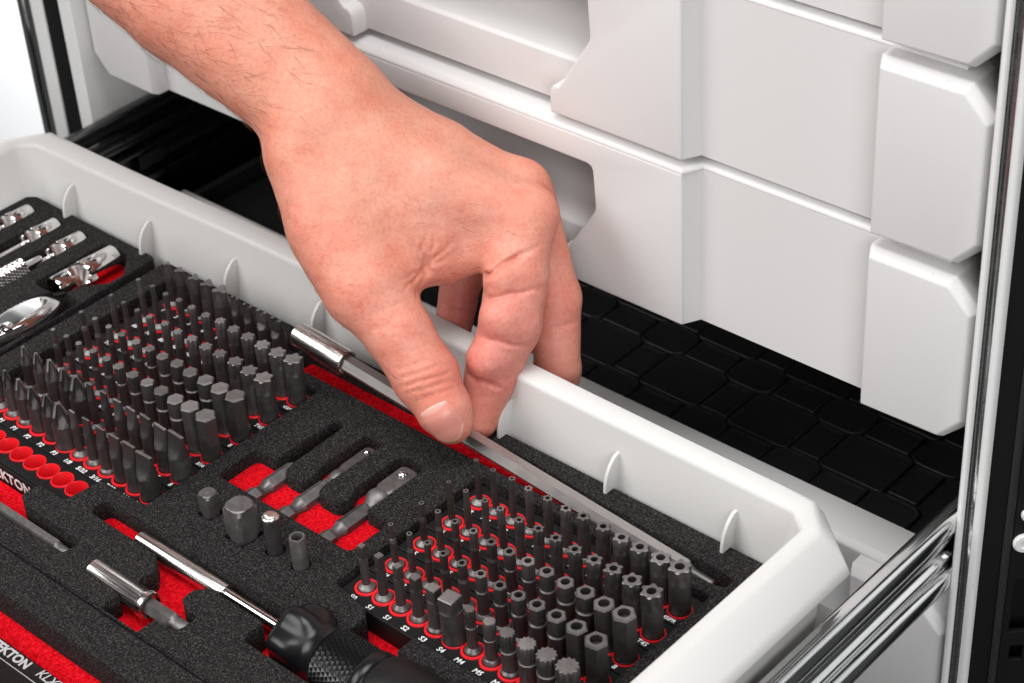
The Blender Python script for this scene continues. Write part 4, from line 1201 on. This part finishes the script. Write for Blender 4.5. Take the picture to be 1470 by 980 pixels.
tint_spot((-24.08, 96.97, 34.27), 20.0, (0.66, 0.245, 0.215), 0.50)
tint_spot((-22.47, 137.59, 29.21), 26.0, (0.68, 0.27, 0.225), 0.50)
tint_spot((-71.63, 129.40, 30.81), 24.0, (0.62, 0.21, 0.185), 0.60)
tint_spot((-49.23, 69.97, 58.99), 30.0, (0.71, 0.275, 0.215), 0.45)
tint_spot((-59.33, 109.60, 106.03), 45.0, (0.75, 0.35, 0.26), 0.55)
tint_spot((-49.03, 112.92, 88.94), 25.0, (0.75, 0.35, 0.265), 0.50)
tint *= np.array([0.93, 0.90, 0.91])
ca = me.color_attributes.new('tint', 'FLOAT_COLOR', 'POINT')
ca.data.foreach_set('color', np.hstack([tint, np.ones((len(V), 1))]).astype(np.float32).ravel())
person = finish('person', me, M['skin'], None, 180, recalc=False)
person.location = tuple(ORG * S)
tag(person, 'bare forearm and hand of a person pinching the steel bar out of the foam', 'person')

# ---- thumbnail: a curved shell fitted to the thumb
def nail():
    tip, root = F['thumb'][-1], F['thumb'][-2]
    ax = unit(tip - F['thumb'][-3])
    nr = unit(NAIL_N - (NAIL_N @ ax) * ax); sd = np.cross(ax, nr)
    c0 = np.array(NAIL_C); W2, L = 7.6, 14.4
    nu, nv = 25, 25; G = np.zeros((nv, nu, 3)); tt = np.zeros((nv, nu, 2))
    for i in range(nv):
        a = i / (nv - 1)
        for j in range(nu):
            b = -1 + 2 * j / (nu - 1)
            lw = W2 * (0.94 + 0.06 * min(1, a * 3)) * math.sqrt(1 - 0.34 * max(0, (a - 0.62) / 0.38) ** 2.2)
            bow_ = 2.6 * (1 - b * b)                    # rounded free edge
            root_ = -0.9 * (1 - b * b)
            y = -L / 2 + root_ * (1 - a) + a * L + bow_ * a ** 2 - 2.0 * a * b * b
            G[i, j] = c0 + ax * y + sd * (b * lw) + nr * 6
            tt[i, j] = (a, abs(b))
    P = G.reshape(-1, 3)
    for _ in range(14): P = P - nr * np.clip(hand_sdf(P), -3, 3)[:, None] * 0.8      # drop on to the skin
    T = tt.reshape(-1, 2)
    lift = 0.26 - 0.75 * np.clip((0.10 - T[:, 0]) / 0.10, 0, 1) - 0.7 * np.clip((T[:, 1] - 0.82) / 0.18, 0, 1) * np.clip(1.3 - T[:, 0], 0, 1) + 0.35 * T[:, 0] ** 3
    P = P + nr * lift[:, None]
    Vn = [tuple(p) for p in (P - ORG)]
    Fn = [(i * nu + j, i * nu + j + 1, (i + 1) * nu + j + 1, (i + 1) * nu + j) for i in range(nv - 1) for j in range(nu - 1)]
    m = mat('fingernail', (0.7, 0.4, 0.34), 0.36, spec=0.5); t = NT(m)
    at = t.n('ShaderNodeVertexColor'); at.layer_name = 'tint'
    t.l(at.outputs['Color'], t.b.inputs['Base Color'])
    t.b.inputs['Subsurface Weight'].default_value = 0.15
    t.b.inputs['Subsurface Scale'].default_value = 0.002
    o = mesh_obj('thumbnail', Vn, Fn, m, person, 180)
    md = o.modifiers.new('thick', 'SOLIDIFY'); md.thickness = 0.0005; md.offset = -1
    cols = np.zeros((len(P), 4)); cols[:, 3] = 1
    lun = np.clip((0.26 - 0.16 * T[:, 1] ** 2 - T[:, 0]) / 0.06, 0, 1)[:, None]
    fre = np.clip((T[:, 0] - (0.93 - 0.05 * T[:, 1])) / 0.03, 0, 1)[:, None]
    base = np.array([0.66, 0.262, 0.208]); c_ = base * (1 - lun * 0.6) + np.array([0.76, 0.46, 0.38]) * lun * 0.6
    c_ = c_ * (1 - fre) + np.array([0.74, 0.42, 0.29]) * fre
    cols[:, :3] = c_
    a_ = o.data.color_attributes.new('tint', 'FLOAT_COLOR', 'POINT')
    a_.data.foreach_set('color', cols.astype(np.float32).ravel())
NAIL_N = np.array((0.36, -0.80, 0.49))
NAIL_C = (-25.42, 74.37, 22.84)
SIDE = 1.0

nail()

# ---- fine hair on the forearm and wrist
def hairs():
    r = np.random.RandomState(3)
    E_ = np.array(PALM[0][1][:3]) * 0.5 + np.array(PALM[1][1][:3]) * 0.5
    W_ = np.array(PALM[0][-1][:3]) * 0.5 + np.array(PALM[1][-1][:3]) * 0.5
    ax = unit(W_ - E_); L = np.linalg.norm(W_ - E_)
    s = (V - E_) @ ax / L
    side = NRM @ unit(np.cross(ax, TV))
    facing = NRM @ TV
    dens = np.clip((1.02 - s) / 0.25, 0, 1) * (0.25 + 0.75 * np.clip(side * SIDE + 0.45, 0, 1)) * (s > -0.9) * (facing > -0.35)
    dens += 0.10 * ((s > 1.0) & (s < 1.75) & (side * SIDE > 0.1))
    dens /= dens.sum()
    pick = r.choice(len(V), 1300, p=dens, replace=False)
    parts = []
    for k in pick:
        n = NRM[k]; p = V[k].copy()
        tdir = unit(ax - (ax @ n) * n)
        b = np.cross(n, tdir)
        th = r.normal(0.55 * SIDE, 0.45)
        d = unit(tdir * math.cos(th) + b * math.sin(th))
        ln = r.uniform(6.0, 17.0) * (0.6 if s[k] > 0.95 else 1.0)
        curl = r.normal(0, 0.35)
        lo_ = []
        NS = 5
        pts = []
        for q in range(NS + 1):
            t = q / NS
            dd = unit(d + b * curl * t * 1.4)
            h = 0.9 * math.sin(math.pi * min(1, t * 0.9 + 0.05)) * 1.1 + r.uniform(-0.05, 0.05)
            pts.append(V[k] + d * ln * t + b * curl * ln * t * t * 0.5 + n * (h - 0.15))
        pts = np.array(pts)
        for q in range(NS + 1):                       # keep it above the skin
            pass
        for q in range(NS + 1):
            t = q / NS; rad = 0.062 * (1 - 0.75 * t)
            lo_.append([tuple(pts[q] + (n * math.cos(a) + b * math.sin(a)) * rad - ORG) for a in (0, 2.094, 4.189)])
        parts.append(loft(lo_, False, False))
    o = mesh_obj('arm_hair', *join(parts), mat('brown_hair', (0.15, 0.055, 0.02), 0.5), person, 180)
    o['kind'] = 'stuff'
hairs()
